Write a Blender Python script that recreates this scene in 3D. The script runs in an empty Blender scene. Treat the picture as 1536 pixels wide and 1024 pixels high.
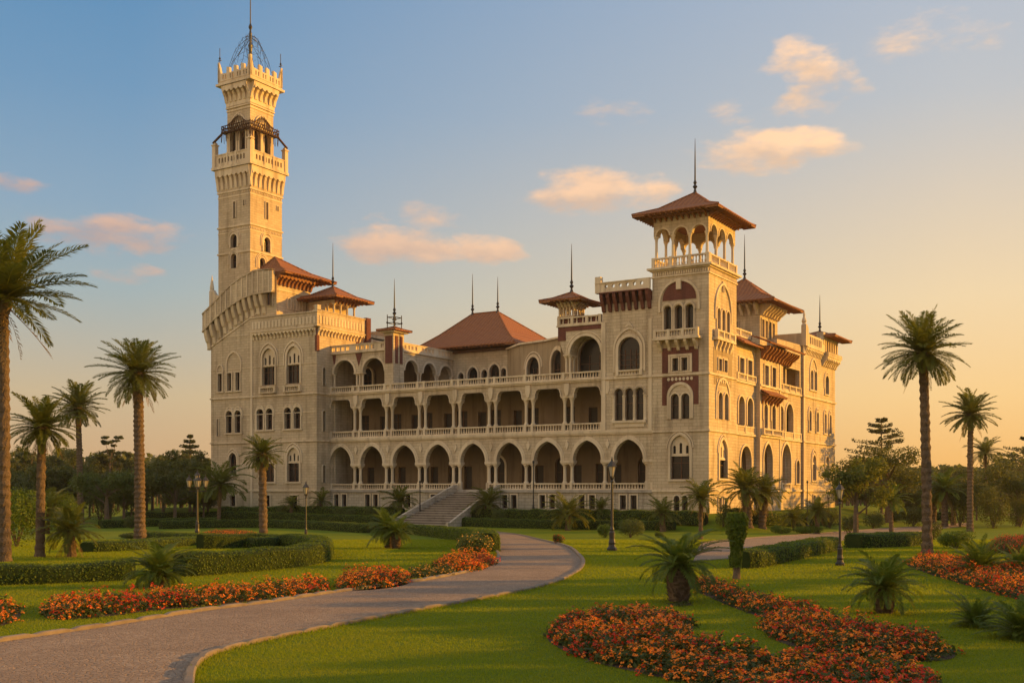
import bpy, math, random
import numpy as np
from mathutils import Vector, Matrix
from mathutils.geometry import tessellate_polygon
R_ = math.radians
PI = math.pi
rnd = random.Random(7)
SC = bpy.context.scene
COL = SC.collection

# ------------------------------------------------------------------ camera
EYE = 2.5
FPX = 1662.0
cam = bpy.data.objects.new('camera', bpy.data.cameras.new('camera'))
COL.objects.link(cam)
cam.location = (0, 0, EYE)
cam.rotation_euler = (PI / 2, 0, 0)
cam.data.sensor_width = 36
cam.data.lens = 36 * FPX / 1536
cam.data.shift_y = (733 - 512) / 1536
cam.data.clip_start = 0.5
cam.data.clip_end = 4000
SC.camera = cam
SC.view_settings.view_transform = 'Standard'
SC.view_settings.look = 'None'
SC.view_settings.exposure = 0.7
SC.view_settings.gamma = 1

# ------------------------------------------------------------------ sky and sun
SUN_EL = R_(12)
SUN_AZ = R_(82)          # measured from +Y towards +X
SKY_EL = R_(4.0)


def nd(nt, t, **kw):
    n = nt.nodes.new(t)
    for k, v in kw.items():
        if k.startswith('i_'):
            n.inputs[k[2:].replace('_', ' ')].default_value = v
        else:
            setattr(n, k, v)
    return n


def vmath(nt, op, a, b=None):
    n = nt.nodes.new('ShaderNodeVectorMath'); n.operation = op
    for i, v in enumerate((a, b)):
        if v is None: continue
        if hasattr(v, 'is_linked'): nt.links.new(v, n.inputs[i])
        else: n.inputs[i].default_value = v
    return n


def mth(nt, op, a, b=None, c=None, clamp=False):
    n = nt.nodes.new('ShaderNodeMath'); n.operation = op; n.use_clamp = clamp
    for i, v in enumerate((a, b, c)):
        if v is None: continue
        if hasattr(v, 'is_linked'): nt.links.new(v, n.inputs[i])
        else: n.inputs[i].default_value = v
    return n.outputs[0]


def mixc(nt, f, a, b, blend='MIX'):
    n = nt.nodes.new('ShaderNodeMix'); n.data_type = 'RGBA'; n.blend_type = blend
    for sock, v in ((n.inputs['Factor'], f), (n.inputs['A'], a), (n.inputs['B'], b)):
        if hasattr(v, 'is_linked'): nt.links.new(v, sock)
        elif isinstance(v, (int, float)): sock.default_value = v
        else: sock.default_value = (*v, 1)
    return n.outputs['Result']


def ramp(nt, f, stops):
    n = nt.nodes.new('ShaderNodeValToRGB')
    while len(n.color_ramp.elements) < len(stops): n.color_ramp.elements.new(0.5)
    for e, (p, c) in zip(n.color_ramp.elements, stops):
        e.position = p
        e.color = (*c, 1) if not isinstance(c, (int, float)) else (c, c, c, 1)
    nt.links.new(f, n.inputs[0])
    return n.outputs[0]


def noise(nt, vec, scale, detail=4, rough=.6, dist=0.0):
    n = nd(nt, 'ShaderNodeTexNoise'); n.inputs['Scale'].default_value = scale
    n.inputs['Detail'].default_value = detail; n.inputs['Roughness'].default_value = rough
    n.inputs['Distortion'].default_value = dist
    nt.links.new(vec, n.inputs['Vector'])
    return n.outputs['Fac']


def pdir(px, py):
    v = Vector(((px - 768) / FPX, 1, (733 - py) / FPX)); v.normalize(); return v


world = bpy.data.worlds.new('World')
SC.world = world
world.use_nodes = True
nt = world.node_tree
bg = nt.nodes['Background']
sky = nd(nt, 'ShaderNodeTexSky', sky_type='NISHITA')
sky.sun_disc = False
sky.sun_elevation = SKY_EL
sky.sun_rotation = SUN_AZ
sky.altitude = 0; sky.air_density = 1.0; sky.dust_density = 2.2; sky.ozone_density = 2.0
tc = nd(nt, 'ShaderNodeTexCoord')
dirv = tc.outputs['Generated']
# small sunset clouds: patches of sky (direction, angular half sizes) broken up by noise
CLOUDS = [(885, 288, 92, 30, 1.0), (855, 300, 70, 16, .8), (960, 292, 44, 22, .7), (1160, 222, 98, 26, 1.0), (1212, 220, 44, 20, .9),
          (1210, 110, 52, 38, .85), (1262, 112, 36, 22, .6), (1195, 85, 36, 24, .6), (605, 368, 92, 26, .95), (725, 375, 46, 24, .8), (655, 330, 50, 22, .55), (565, 330, 20, 9, .5),
          (170, 350, 98, 24, .9), (120, 342, 48, 20, .7), (185, 405, 42, 13, .6), (20, 276, 38, 12, .6), (910, 165, 42, 18, .38), (1110, 166, 52, 14, .4),
          (1415, 50, 80, 28, .5), (640, 395, 40, 10, .4)]
nv = vmath(nt, 'MULTIPLY', dirv, (1.0, 1.0, 2.4)).outputs[0]
n1 = noise(nt, nv, 17, 6, .6)
n2 = noise(nt, nv, 52, 4, .6)
wob = nd(nt, 'ShaderNodeTexNoise'); wob.inputs['Scale'].default_value = 20; wob.inputs['Detail'].default_value = 3
nt.links.new(nv, wob.inputs['Vector'])
wv = vmath(nt, 'SUBTRACT', wob.outputs['Color'], (.5, .5, .5)).outputs[0]
wv = vmath(nt, 'MULTIPLY', wv, (.085, .05, .028)).outputs[0]
dw = vmath(nt, 'ADD', dirv, wv).outputs[0]
dens = None
shadeup = None
for (px, py, hw, hh, am) in CLOUDS:
    d = pdir(px, py)
    right = Vector((d.y, -d.x, 0)).normalized()
    up = right.cross(d).normalized()
    ax = hw / FPX * 1.4; ay = hh / FPX * 1.45
    df = vmath(nt, 'SUBTRACT', dw, tuple(d)).outputs[0]
    u = mth(nt, 'DIVIDE', vmath(nt, 'DOT_PRODUCT', df, tuple(right)).outputs['Value'], ax)
    v = mth(nt, 'DIVIDE', vmath(nt, 'DOT_PRODUCT', df, tuple(up)).outputs['Value'], ay)
    rr = mth(nt, 'ADD', mth(nt, 'MULTIPLY', u, u), mth(nt, 'MULTIPLY', v, v))
    g = mth(nt, 'MULTIPLY', mth(nt, 'SUBTRACT', 1.0, rr, clamp=True), am)
    vv = mth(nt, 'MULTIPLY', g, v)
    dens = g if dens is None else mth(nt, 'MAXIMUM', dens, g)
    shadeup = vv if shadeup is None else mth(nt, 'ADD', shadeup, vv)
nn = mth(nt, 'ADD', mth(nt, 'MULTIPLY', n1, .75), mth(nt, 'MULTIPLY', n2, .35))
cl = mth(nt, 'ADD', dens, mth(nt, 'MULTIPLY', mth(nt, 'SUBTRACT', nn, .60), 2.0))
cl = mth(nt, 'MULTIPLY', cl, mth(nt, 'GREATER_THAN', dens, 0.0))
mr = nd(nt, 'ShaderNodeMapRange'); mr.interpolation_type = 'SMOOTHSTEP'
nt.links.new(cl, mr.inputs[0]); mr.inputs[1].default_value = .05; mr.inputs[2].default_value = .86
mask = mth(nt, 'MULTIPLY', mr.outputs[0], mth(nt, 'MINIMUM', mth(nt, 'MULTIPLY', dens, 2.6), .9))
sepd = nd(nt, 'ShaderNodeSeparateXYZ'); nt.links.new(dirv, sepd.inputs[0])
side = nd(nt, 'ShaderNodeMapRange'); nt.links.new(sepd.outputs[0], side.inputs[0])
side.inputs[1].default_value = -.45; side.inputs[2].default_value = .35
cwarm = mixc(nt, side.outputs[0], (.66, .42, .33), (1.25, .80, .46))
ccool = mixc(nt, side.outputs[0], (.44, .34, .34), (.90, .60, .38))
lit = mth(nt, 'ADD', mth(nt, 'MULTIPLY', shadeup, 1.1), mth(nt, 'ADD', mth(nt, 'MULTIPLY', n2, 1.1), -.02), clamp=True)
ccol = mixc(nt, lit, ccool, cwarm)
SKYK = 0.1
skyc = vmath(nt, 'MULTIPLY', sky.outputs[0], (SKYK, SKYK, SKYK)).outputs[0]
sepn = nd(nt, 'ShaderNodeSeparateXYZ'); nt.links.new(vmath(nt, 'NORMALIZE', dirv).outputs[0], sepn.inputs[0])
elev = mth(nt, 'DIVIDE', mth(nt, 'ARCSINE', sepn.outputs[2]), PI / 2)
hz = mth(nt, 'SQRT', mth(nt, 'MAXIMUM', mth(nt, 'SUBTRACT', 1.0, mth(nt, 'MULTIPLY', sepn.outputs[2], sepn.outputs[2])), 1e-4))
cs_ = mth(nt, 'DIVIDE', mth(nt, 'ADD', mth(nt, 'MULTIPLY', sepn.outputs[0], math.sin(SUN_AZ)), mth(nt, 'MULTIPLY', sepn.outputs[1], math.cos(SUN_AZ))), hz)


def lin(*c): return tuple(((x / 255 + .055) / 1.055) ** 2.4 for x in c)


def grad(stops):
    return ramp(nt, elev, [(max(0, d / 90), lin(*c)) for d, c in stops])


gA = grad([(0, (214, 168, 120)), (4.6, (208, 186, 150)), (9.7, (166, 183, 186)), (13.6, (142, 172, 195)), (19, (114, 157, 193)), (24, (94, 146, 189)), (90, (105, 135, 172))])
gB = grad([(0, (250, 184, 98)), (4.5, (255, 212, 146)), (9.2, (247, 220, 176)), (14, (224, 210, 190)), (18.5, (196, 200, 204)), (24, (180, 192, 208)), (90, (105, 135, 172))])
fs_ = nd(nt, 'ShaderNodeMapRange'); nt.links.new(cs_, fs_.inputs[0]); fs_.inputs[1].default_value = -.19; fs_.inputs[2].default_value = .50
gr = mixc(nt, fs_.outputs[0], gA, gB)
gC = grad([(0, (255, 202, 152)), (6, (255, 214, 166)), (14, (255, 222, 182)), (24, (246, 220, 186)), (45, (196, 194, 188)), (90, (105, 135, 172))])   # unseen sky behind the camera, brightened to fill the shaded front
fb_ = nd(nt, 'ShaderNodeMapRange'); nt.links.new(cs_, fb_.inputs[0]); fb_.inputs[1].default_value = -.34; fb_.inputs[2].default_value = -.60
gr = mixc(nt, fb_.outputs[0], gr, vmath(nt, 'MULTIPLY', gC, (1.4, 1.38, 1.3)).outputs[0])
glow = nd(nt, 'ShaderNodeMapRange'); nt.links.new(cs_, glow.inputs[0]); glow.inputs[1].default_value = .56; glow.inputs[2].default_value = 1.0; glow.inputs[4].default_value = 1.0
gl = mth(nt, 'MULTIPLY', glow.outputs[0], mth(nt, 'SUBTRACT', 1.0, mth(nt, 'MULTIPLY', elev, 3.5), clamp=True))
gr = vmath(nt, 'ADD', gr, vmath(nt, 'MULTIPLY', ramp(nt, gl, [(0, (0, 0, 0)), (1, (1, .62, .28))]), (1.5, 1.5, 1.5)).outputs[0]).outputs[0]
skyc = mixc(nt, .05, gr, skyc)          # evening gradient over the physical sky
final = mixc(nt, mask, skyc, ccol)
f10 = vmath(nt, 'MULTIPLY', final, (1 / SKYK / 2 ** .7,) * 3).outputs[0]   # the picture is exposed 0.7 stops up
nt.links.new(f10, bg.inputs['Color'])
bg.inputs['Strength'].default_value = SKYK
SKYMAT = (nt, sky, skyc, final)

sun = bpy.data.objects.new('sun', bpy.data.lights.new('sun', 'SUN'))
COL.objects.link(sun)
sun.data.energy = 4.0
sun.data.angle = R_(0.6)
sun.data.color = (1.0, .48, .045)
sd = Vector((math.sin(SUN_AZ) * math.cos(SUN_EL), math.cos(SUN_AZ) * math.cos(SUN_EL), math.sin(SUN_EL)))
sun.rotation_euler = sd.to_track_quat('Z', 'Y').to_euler()

# ------------------------------------------------------------------ materials
MATS = {}


def newmat(name, rough=.8, spec=.3):
    m = bpy.data.materials.new(name); m.use_nodes = True
    b = m.node_tree.nodes['Principled BSDF']
    b.inputs['Roughness'].default_value = rough
    b.inputs['Specular IOR Level'].default_value = spec
    MATS[name] = m
    return m, m.node_tree, b


def bump(nt, b, h, strength=.4, dist=.05):
    n = nd(nt, 'ShaderNodeBump'); n.inputs['Strength'].default_value = strength
    n.inputs['Distance'].default_value = dist
    nt.links.new(h, n.inputs['Height']); nt.links.new(n.outputs[0], b.inputs['Normal'])


def walluv(nt):
    tc = nd(nt, 'ShaderNodeTexCoord')
    sn = nd(nt, 'ShaderNodeSeparateXYZ'); nt.links.new(tc.outputs['Normal'], sn.inputs[0])
    sp = nd(nt, 'ShaderNodeSeparateXYZ'); nt.links.new(tc.outputs['Object'], sp.inputs[0])
    f = mth(nt, 'GREATER_THAN', mth(nt, 'ABSOLUTE', sn.outputs[0]), .6)
    a = mth(nt, 'ADD', mth(nt, 'MULTIPLY', f, sp.outputs[1]), mth(nt, 'MULTIPLY', mth(nt, 'SUBTRACT', 1, f), sp.outputs[0]))
    c = nd(nt, 'ShaderNodeCombineXYZ'); nt.links.new(a, c.inputs[0]); nt.links.new(sp.outputs[2], c.inputs[1])
    return tc, c.outputs[0], sp


def stone_mat(name, base, dark, courses=True, mortar=.022, row=.33, bw=.85):
    m, nt, b = newmat(name, .85, .25)
    tc, uv, sp = walluv(nt)
    o = tc.outputs['Object']
    n_big = noise(nt, o, .22, 5, .6)
    n_sm = noise(nt, o, 2.2, 5, .65)
    st = nd(nt, 'ShaderNodeMapping'); st.inputs['Scale'].default_value = (1.3, 1.3, .12); nt.links.new(o, st.inputs[0])
    n_st = noise(nt, st.outputs[0], 1.0, 5, .6)
    c = mixc(nt, ramp(nt, n_big, [(.35, 0.0), (.68, 1.0)]), base, dark)
    c = mixc(nt, ramp(nt, n_sm, [(.3, .0), (.75, .45)]), c, tuple(x * .72 for x in base))
    c = mixc(nt, ramp(nt, n_st, [(.50, 0.0), (.70, .62)]), c, (dark[0] * .5, dark[1] * .47, dark[2] * .45))
    if courses:
        br = nd(nt, 'ShaderNodeTexBrick'); nt.links.new(uv, br.inputs['Vector'])
        br.inputs['Scale'].default_value = 1; br.inputs['Brick Width'].default_value = bw
        br.inputs['Row Height'].default_value = row; br.inputs['Mortar Size'].default_value = mortar
        br.inputs['Mortar Smooth'].default_value = .3
        br.inputs['Color1'].default_value = (1, 1, 1, 1); br.inputs['Color2'].default_value = (.84, .82, .80, 1)
        br.inputs['Mortar'].default_value = (.62, .58, .54, 1)
        c = mixc(nt, .85, c, br.outputs['Color'], 'MULTIPLY')
        h = mth(nt, 'SUBTRACT', mth(nt, 'MULTIPLY', n_sm, .5), br.outputs['Fac'])
    else:
        h = n_sm
    nt.links.new(c, b.inputs['Base Color'])
    bump(nt, b, h, .5, .04)
    return m


stone_mat('stone', (.71, .58, .40), (.54, .42, .28))
stone_mat('stone_trim', (.80, .66, .47), (.62, .49, .33), courses=False)
stone_mat('stone_base', (.64, .55, .43), (.48, .41, .32), mortar=.045, row=.36, bw=.8)
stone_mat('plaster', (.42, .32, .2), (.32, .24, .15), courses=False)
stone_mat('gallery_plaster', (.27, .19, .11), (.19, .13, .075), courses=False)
stone_mat('brick_red', (.23, .085, .062), (.16, .06, .047), mortar=.02, row=.14, bw=.4)
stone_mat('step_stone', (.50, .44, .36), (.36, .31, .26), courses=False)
stone_mat('riser_shade', (.24, .20, .16), (.16, .135, .11), courses=False)  # step stone darkened, the shade below each nosing put into its colour

m, nt, b = newmat('roof_tile', .8, .25)
tc, uv, sp = walluv(nt)
o = tc.outputs['Object']
w1 = nd(nt, 'ShaderNodeTexWave'); w1.inputs['Scale'].default_value = 1.0; w1.inputs['Distortion'].default_value = .5
cmb = nd(nt, 'ShaderNodeCombineXYZ'); nt.links.new(mth(nt, 'MULTIPLY', sp.outputs[2], 1.5), cmb.inputs[0]); nt.links.new(cmb.outputs[0], w1.inputs[0])
sepu = nd(nt, 'ShaderNodeSeparateXYZ'); nt.links.new(uv, sepu.inputs[0])
ww = mth(nt, 'SINE', mth(nt, 'MULTIPLY', sepu.outputs[0], 12.0))
c = mixc(nt, noise(nt, o, 1.3, 5, .7), (.50, .20, .065), (.33, .12, .045))
c = mixc(nt, ramp(nt, noise(nt, o, 6, 3, .6), [(.45, 0.0), (.75, .6)]), c, (.46, .24, .12))
c = mixc(nt, ramp(nt, w1.outputs['Fac'], [(.45, 0.0), (.9, .65)]), c, (.10, .035, .02))
c = mixc(nt, ramp(nt, mth(nt, 'ADD', mth(nt, 'MULTIPLY', ww, .5), .5), [(.5, .35), (.95, 0.0)]), c, (.15, .05, .03))
nt.links.new(c, b.inputs['Base Color'])
bump(nt, b, mth(nt, 'ADD', mth(nt, 'MULTIPLY', ww, .4), w1.outputs['Fac']), .8, .08)

m, nt, b = newmat('glass_dark', .22, .3)
b.inputs['Base Color'].default_value = (.010, .011, .013, 1)
tcx = nd(nt, 'ShaderNodeTexCoord')
bump(nt, b, noise(nt, tcx.outputs['Object'], .8, 2, .5), .15, .05)
m, nt, b = newmat('shutter', .6, .3)
b.inputs['Base Color'].default_value = (.035, .028, .022, 1)
tcx = nd(nt, 'ShaderNodeTexCoord')
bump(nt, b, noise(nt, tcx.outputs['Object'], 6, 2, .5), .3, .02)


def simple(name, c1, c2, scale=3, rough=.8, spec=.3, bs=.3, bd=.03, coord='Object', detail=5):
    m, nt, b = newmat(name, rough, spec)
    tc = nd(nt, 'ShaderNodeTexCoord')
    n = noise(nt, tc.outputs[coord], scale, detail, .65)
    nt.links.new(mixc(nt, ramp(nt, n, [(.32, 0.0), (.7, 1.0)]), c1, c2), b.inputs['Base Color'])
    bump(nt, b, n, bs, bd)
    return m, nt, b


simple('wood_dark', (.09, .045, .028), (.15, .075, .045), 4)
simple('soffit', (.22, .09, .035), (.34, .15, .06), 4)
simple('rust', (.05, .028, .018), (.12, .06, .03), 3, .9, .2, .6, .05)
simple('iron', (.018, .017, .016), (.035, .03, .027), 6, .45, .5)
simple('lantern_glass', (.42, .36, .26), (.55, .48, .36), 3, .25, .5)
simple('trunk', (.10, .07, .048), (.19, .135, .09), 9, .95, .1, .9, .08)
simple('bark', (.10, .075, .055), (.18, .13, .09), 5, .95, .1, .9, .06)
simple('soil', (.06, .042, .028), (.10, .07, .045), 8, 1, .1, .8, .05)
simple('kerb_stone', (.27, .215, .165), (.17, .135, .105), 2.5, .9, .2, .5, .03)


def leafmat(name, c1, c2, c3=None, trans=.35, rough=.55):
    m, nt, b = newmat(name, rough, .3)
    g = nd(nt, 'ShaderNodeNewGeometry')
    tc = nd(nt, 'ShaderNodeTexCoord')
    n = noise(nt, tc.outputs['Object'], .55, 3, .6)
    r = g.outputs['Random Per Island']
    c = mixc(nt, r, c1, c2)
    c = mixc(nt, ramp(nt, n, [(.35, 0.0), (.7, .55)]), c, c3 or c2)
    nt.links.new(c, b.inputs['Base Color'])
    t = nd(nt, 'ShaderNodeBsdfTranslucent')
    nt.links.new(mixc(nt, .5, c, (c2[0] * 1.6, c2[1] * 1.5, c2[2] * .6)), t.inputs['Color'])
    ms = nd(nt, 'ShaderNodeMixShader'); ms.inputs[0].default_value = trans
    out = nt.nodes['Material Output']
    nt.links.new(b.outputs[0], ms.inputs[1]); nt.links.new(t.outputs[0], ms.inputs[2]); nt.links.new(ms.outputs[0], out.inputs['Surface'])
    return m


leafmat('palm_leaf', (.10, .125, .022), (.19, .20, .035), (.08, .10, .02), .42)
leafmat('palm_young', (.085, .14, .02), (.17, .22, .035), (.07, .11, .018), .42)
leafmat('palm_dry', (.20, .13, .055), (.28, .19, .08), (.16, .10, .05), .25, .8)
leafmat('hedge_leaf', (.065, .115, .010), (.15, .20, .018), (.09, .13, .014), .4)
leafmat('tree_leaf', (.06, .08, .02), (.13, .14, .03), (.085, .09, .025), .4)
leafmat('pine_leaf', (.05, .065, .02), (.10, .11, .03), (.06, .07, .022), .3)
leafmat('shrub_leaf', (.07, .10, .02), (.13, .16, .035), (.08, .10, .03), .35)
leafmat('flower_leaf', (.04, .065, .010), (.09, .115, .018), (.08, .07, .015), .3)
leafmat('flower_orange', (.95, .25, .014), (.98, .38, .04), (.9, .17, .012), .35)
leafmat('flower_red', (.60, .03, .008), (.78, .08, .012), (.5, .02, .01), .3)
leafmat('flower_yellow', (.75, .38, .05), (.85, .48, .09), (.7, .3, .05), .35)
leafmat('grass_blade', (.18, .25, .006), (.24, .29, .008), (.30, .27, .02), .5, .6)
simple('hedge_core', (.018, .03, .008), (.035, .05, .012), 3, .95, .1)

m, nt, b = newmat('lawn', .9, .15)
tc = nd(nt, 'ShaderNodeTexCoord'); o = tc.outputs['Object']
st = nd(nt, 'ShaderNodeMapping'); st.inputs['Scale'].default_value = (.12, 1, 1); nt.links.new(o, st.inputs[0])
nA = noise(nt, o, .10, 4, .6); nB = noise(nt, st.outputs[0], 1.3, 4, .6); nC = noise(nt, o, 26, 3, .7)
c = mixc(nt, ramp(nt, nA, [(.35, 0.0), (.65, 1.0)]), (.165, .215, .006), (.125, .18, .005))
c = mixc(nt, ramp(nt, nB, [(.38, 0.0), (.68, .55)]), c, (.215, .24, .006))
c = mixc(nt, ramp(nt, nC, [(.3, .55), (.6, 0.0)]), c, (.09, .12, .004))
nt.links.new(c, b.inputs['Base Color'])
bump(nt, b, nC, .9, .06)

m, nt, b = newmat('gravel', .9, .2)
tc = nd(nt, 'ShaderNodeTexCoord'); o = tc.outputs['Object']
vo = nd(nt, 'ShaderNodeTexVoronoi'); vo.inputs['Scale'].default_value = 13.0; nt.links.new(o, vo.inputs['Vector'])
vd = nd(nt, 'ShaderNodeTexVoronoi'); vd.feature = 'DISTANCE_TO_EDGE'; vd.inputs['Scale'].default_value = 13.0; nt.links.new(o, vd.inputs['Vector'])
sepc = nd(nt, 'ShaderNodeSeparateColor'); nt.links.new(vo.outputs['Color'], sepc.inputs[0])
c = mixc(nt, sepc.outputs[0], (.31, .22, .155), (.45, .33, .235))
c = mixc(nt, ramp(nt, noise(nt, o, .5, 5, .65), [(.38, 0.0), (.66, .6)]), c, (.24, .165, .115))
c = mixc(nt, ramp(nt, vd.outputs['Distance'], [(0.0, .8), (.07, 0.0)]), c, (.16, .11, .08))
c = mixc(nt, ramp(nt, noise(nt, o, 40, 3, .7), [(.4, .0), (.7, .5)]), c, (.22, .16, .125))
nt.links.new(c, b.inputs['Base Color'])
bump(nt, b, mth(nt, 'MINIMUM', mth(nt, 'MULTIPLY', vd.outputs['Distance'], 6), .8), .7, .04)


# ------------------------------------------------------------------ mesh helpers
def finish(name, me, mat, parent=None, smooth=False):
    o = bpy.data.objects.new(name, me)
    for mm in (mat if isinstance(mat, (list, tuple)) else [mat]):
        me.materials.append(MATS[mm] if isinstance(mm, str) else mm)
    COL.objects.link(o)
    if parent: o.parent = parent
    if smooth: me.shade_smooth()
    return o


def tag(o, label=None, cat=None, group=None, kind=None):
    if label: o['label'] = label
    if cat: o['category'] = cat
    if group: o['group'] = group
    if kind: o['kind'] = kind
    return o


def empty(name, loc=(0, 0, 0), rz=0):
    o = bpy.data.objects.new(name, None); COL.objects.link(o)
    o.location = loc; o.rotation_euler = (0, 0, rz); o.empty_display_size = .5
    return o


def copy_tree(o, parent=None):
    c = o.copy(); COL.objects.link(c); c.parent = parent
    for ch in list(o.children): copy_tree(ch, c)
    return c


class MB:
    def __init__(s): s.v = []; s.f = []; s.m = []; s.mi = 0
    def add(s, vs, fs):
        b = len(s.v); s.v += vs; s.f += [tuple(i + b for i in f) for f in fs]; s.m += [s.mi] * len(fs)
    def box(s, x0, x1, y0, y1, z0, z1):
        if x0 > x1: x0, x1 = x1, x0
        if y0 > y1: y0, y1 = y1, y0
        s.add([(x0, y0, z0), (x1, y0, z0), (x1, y1, z0), (x0, y1, z0), (x0, y0, z1), (x1, y0, z1), (x1, y1, z1), (x0, y1, z1)],
              [(0, 3, 2, 1), (4, 5, 6, 7), (0, 1, 5, 4), (1, 2, 6, 5), (2, 3, 7, 6), (3, 0, 4, 7)])
    def lathe(s, x, y, prof, n=8, cap=True):
        vs = []; fs = []
        for r, z in prof:
            for i in range(n):
                a = 2 * PI * i / n + PI / n
                vs.append((x + r * math.cos(a), y + r * math.sin(a), z))
        for k in range(len(prof) - 1):
            for i in range(n):
                j = (i + 1) % n
                fs.append((k * n + i, k * n + j, k * n + n + j, k * n + n + i))
        if cap:
            fs.append(tuple(range(n - 1, -1, -1))); fs.append(tuple((len(prof) - 1) * n + i for i in range(n)))
        s.add(vs, fs)
    def tube(s, p0, p1, r0, r1=None, n=5):
        r1 = r0 if r1 is None else r1
        p0 = Vector(p0); p1 = Vector(p1); d = (p1 - p0)
        if d.length < 1e-6: return
        d.normalize(); a = d.orthogonal().normalized(); b_ = d.cross(a)
        vs = []
        for p, r in ((p0, r0), (p1, r1)):
            for i in range(n):
                t = 2 * PI * i / n; q = p + a * (r * math.cos(t)) + b_ * (r * math.sin(t)); vs.append(tuple(q))
        s.add(vs, [(i, (i + 1) % n, n + (i + 1) % n, n + i) for i in range(n)] + [tuple(range(n - 1, -1, -1)), tuple(range(n, 2 * n))])
    def plate(s, fr, outline, holes=(), d0=0.0, d1=.4):
        """polygon with holes standing in frame fr, extruded from depth d0 to d1 (depth grows into the building)"""
        loops = [list(outline)] + [list(h) for h in holes]
        flat = [p for l in loops for p in l]
        tris = tessellate_polygon([[Vector((p[0], p[1], 0)) for p in l] for l in loops])
        n = len(flat)
        vs = [fr.p(a, z, d0) for a, z in flat] + [fr.p(a, z, d1) for a, z in flat]
        fs = []
        for t in tris:
            A, B, C = (flat[i] for i in t)
            ar = (B[0] - A[0]) * (C[1] - A[1]) - (B[1] - A[1]) * (C[0] - A[0])
            if abs(ar) < 1e-9: continue
            t = tuple(t) if ar > 0 else (t[0], t[2], t[1])
            fs.append(t); fs.append(tuple(i + n for i in (t[0], t[2], t[1])))
        def _ar(l): return abs(sum(l[i][0] * l[(i + 1) % len(l)][1] - l[(i + 1) % len(l)][0] * l[i][1] for i in range(len(l)))) / 2
        want = _ar(loops[0]) - sum(_ar(l) for l in loops[1:])
        got = sum(abs((flat[t[1]][0] - flat[t[0]][0]) * (flat[t[2]][1] - flat[t[0]][1]) - (flat[t[1]][1] - flat[t[0]][1]) * (flat[t[2]][0] - flat[t[0]][0])) / 2 for t in tris)
        if abs(want - got) > .02 * want + .01: print('BADTESS', len(holes), want, got, outline[0])
        k = 0
        for li, l in enumerate(loops):
            area = sum(l[i][0] * l[(i + 1) % len(l)][1] - l[(i + 1) % len(l)][0] * l[i][1] for i in range(len(l)))
            for i in range(len(l)):
                a = k + i; b = k + (i + 1) % len(l)
                q = (a, a + n, b + n, b)
                if (area > 0) != (li == 0): q = q[::-1]
                fs.append(q)
            k += len(l)
        s.add(vs, fs)
    def fbox(s, fr, a0, a1, z0, z1, d0, d1):
        s.plate(fr, [(a0, z0), (a1, z0), (a1, z1), (a0, z1)], (), d0, d1)
    def build(s, name, mat, parent=None, smooth=False):
        me = bpy.data.meshes.new(name); me.from_pydata(s.v, [], s.f)
        if isinstance(mat, (list, tuple)):
            me.polygons.foreach_set('material_index', s.m)
        me.update()
        return finish(name, me, mat, parent, smooth)


class Fr:
    def __init__(s, ox, oy, ang=0): s.o = (ox, oy); s.c = math.cos(ang); s.s = math.sin(ang)
    def p(s, a, z, d=0): return (s.o[0] + a * s.c - d * s.s, s.o[1] + a * s.s + d * s.c, z)


def F_(v): return Fr(0, v, 0)            # faces the viewer's side, a = x
def S_(u): return Fr(u, 0, PI / 2)       # faces +x, a = y


def arc(cx, w, zs, kind='round', n=8):
    r = w / 2
    if kind == 'flat': return [(cx + r, zs), (cx - r, zs)]
    if kind == 'round': return [(cx + r * math.cos(PI * i / (2 * n)), zs + r * math.sin(PI * i / (2 * n))) for i in range(2 * n + 1)]
    if kind == 'seg':
        h = .45 * r; R = (r * r + h * h) / (2 * h); a = math.asin(r / R)
        return [(cx + R * math.sin(a - 2 * a * i / (2 * n)), zs + h - R + R * math.cos(a - 2 * a * i / (2 * n))) for i in range(2 * n + 1)]
    if kind == 'horse':
        R = r * 1.1; t0 = -math.acos(r / R)
        return [(cx + R * math.cos(t0 + (PI - 2 * t0) * i / (2 * n)), zs + R * math.sin(t0 + (PI - 2 * t0) * i / (2 * n)) + R * math.sin(-t0)) for i in range(2 * n + 1)]
    if kind == 'pointed':
        R = .64 * w; am = math.acos((R - r) / R)
        rt = [(cx + r - R + R * math.cos(am * i / n), zs + R * math.sin(am * i / n)) for i in range(n + 1)]
        return rt + [(2 * cx - x, z) for x, z in rt[-2::-1]]
    if kind == 'shoulder':
        q = .42
        rt = [(cx + r, zs), (cx + r, zs + .1), (cx + r - .12, zs + .1), (cx + r - .12, zs + .5)]
        rt += [(cx + r - .2 - q * (1 - math.cos(PI / 2 * i / 5)), zs + .6 + q * math.sin(PI / 2 * i / 5)) for i in range(0, 6)]
        return rt + [(2 * cx - x, z) for x, z in rt[::-1]]


def opening(cx, w, z0, zs, kind='round', n=8):
    return [(cx - w / 2, z0), (cx + w / 2, z0)] + arc(cx, w, zs, kind, n)


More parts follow.
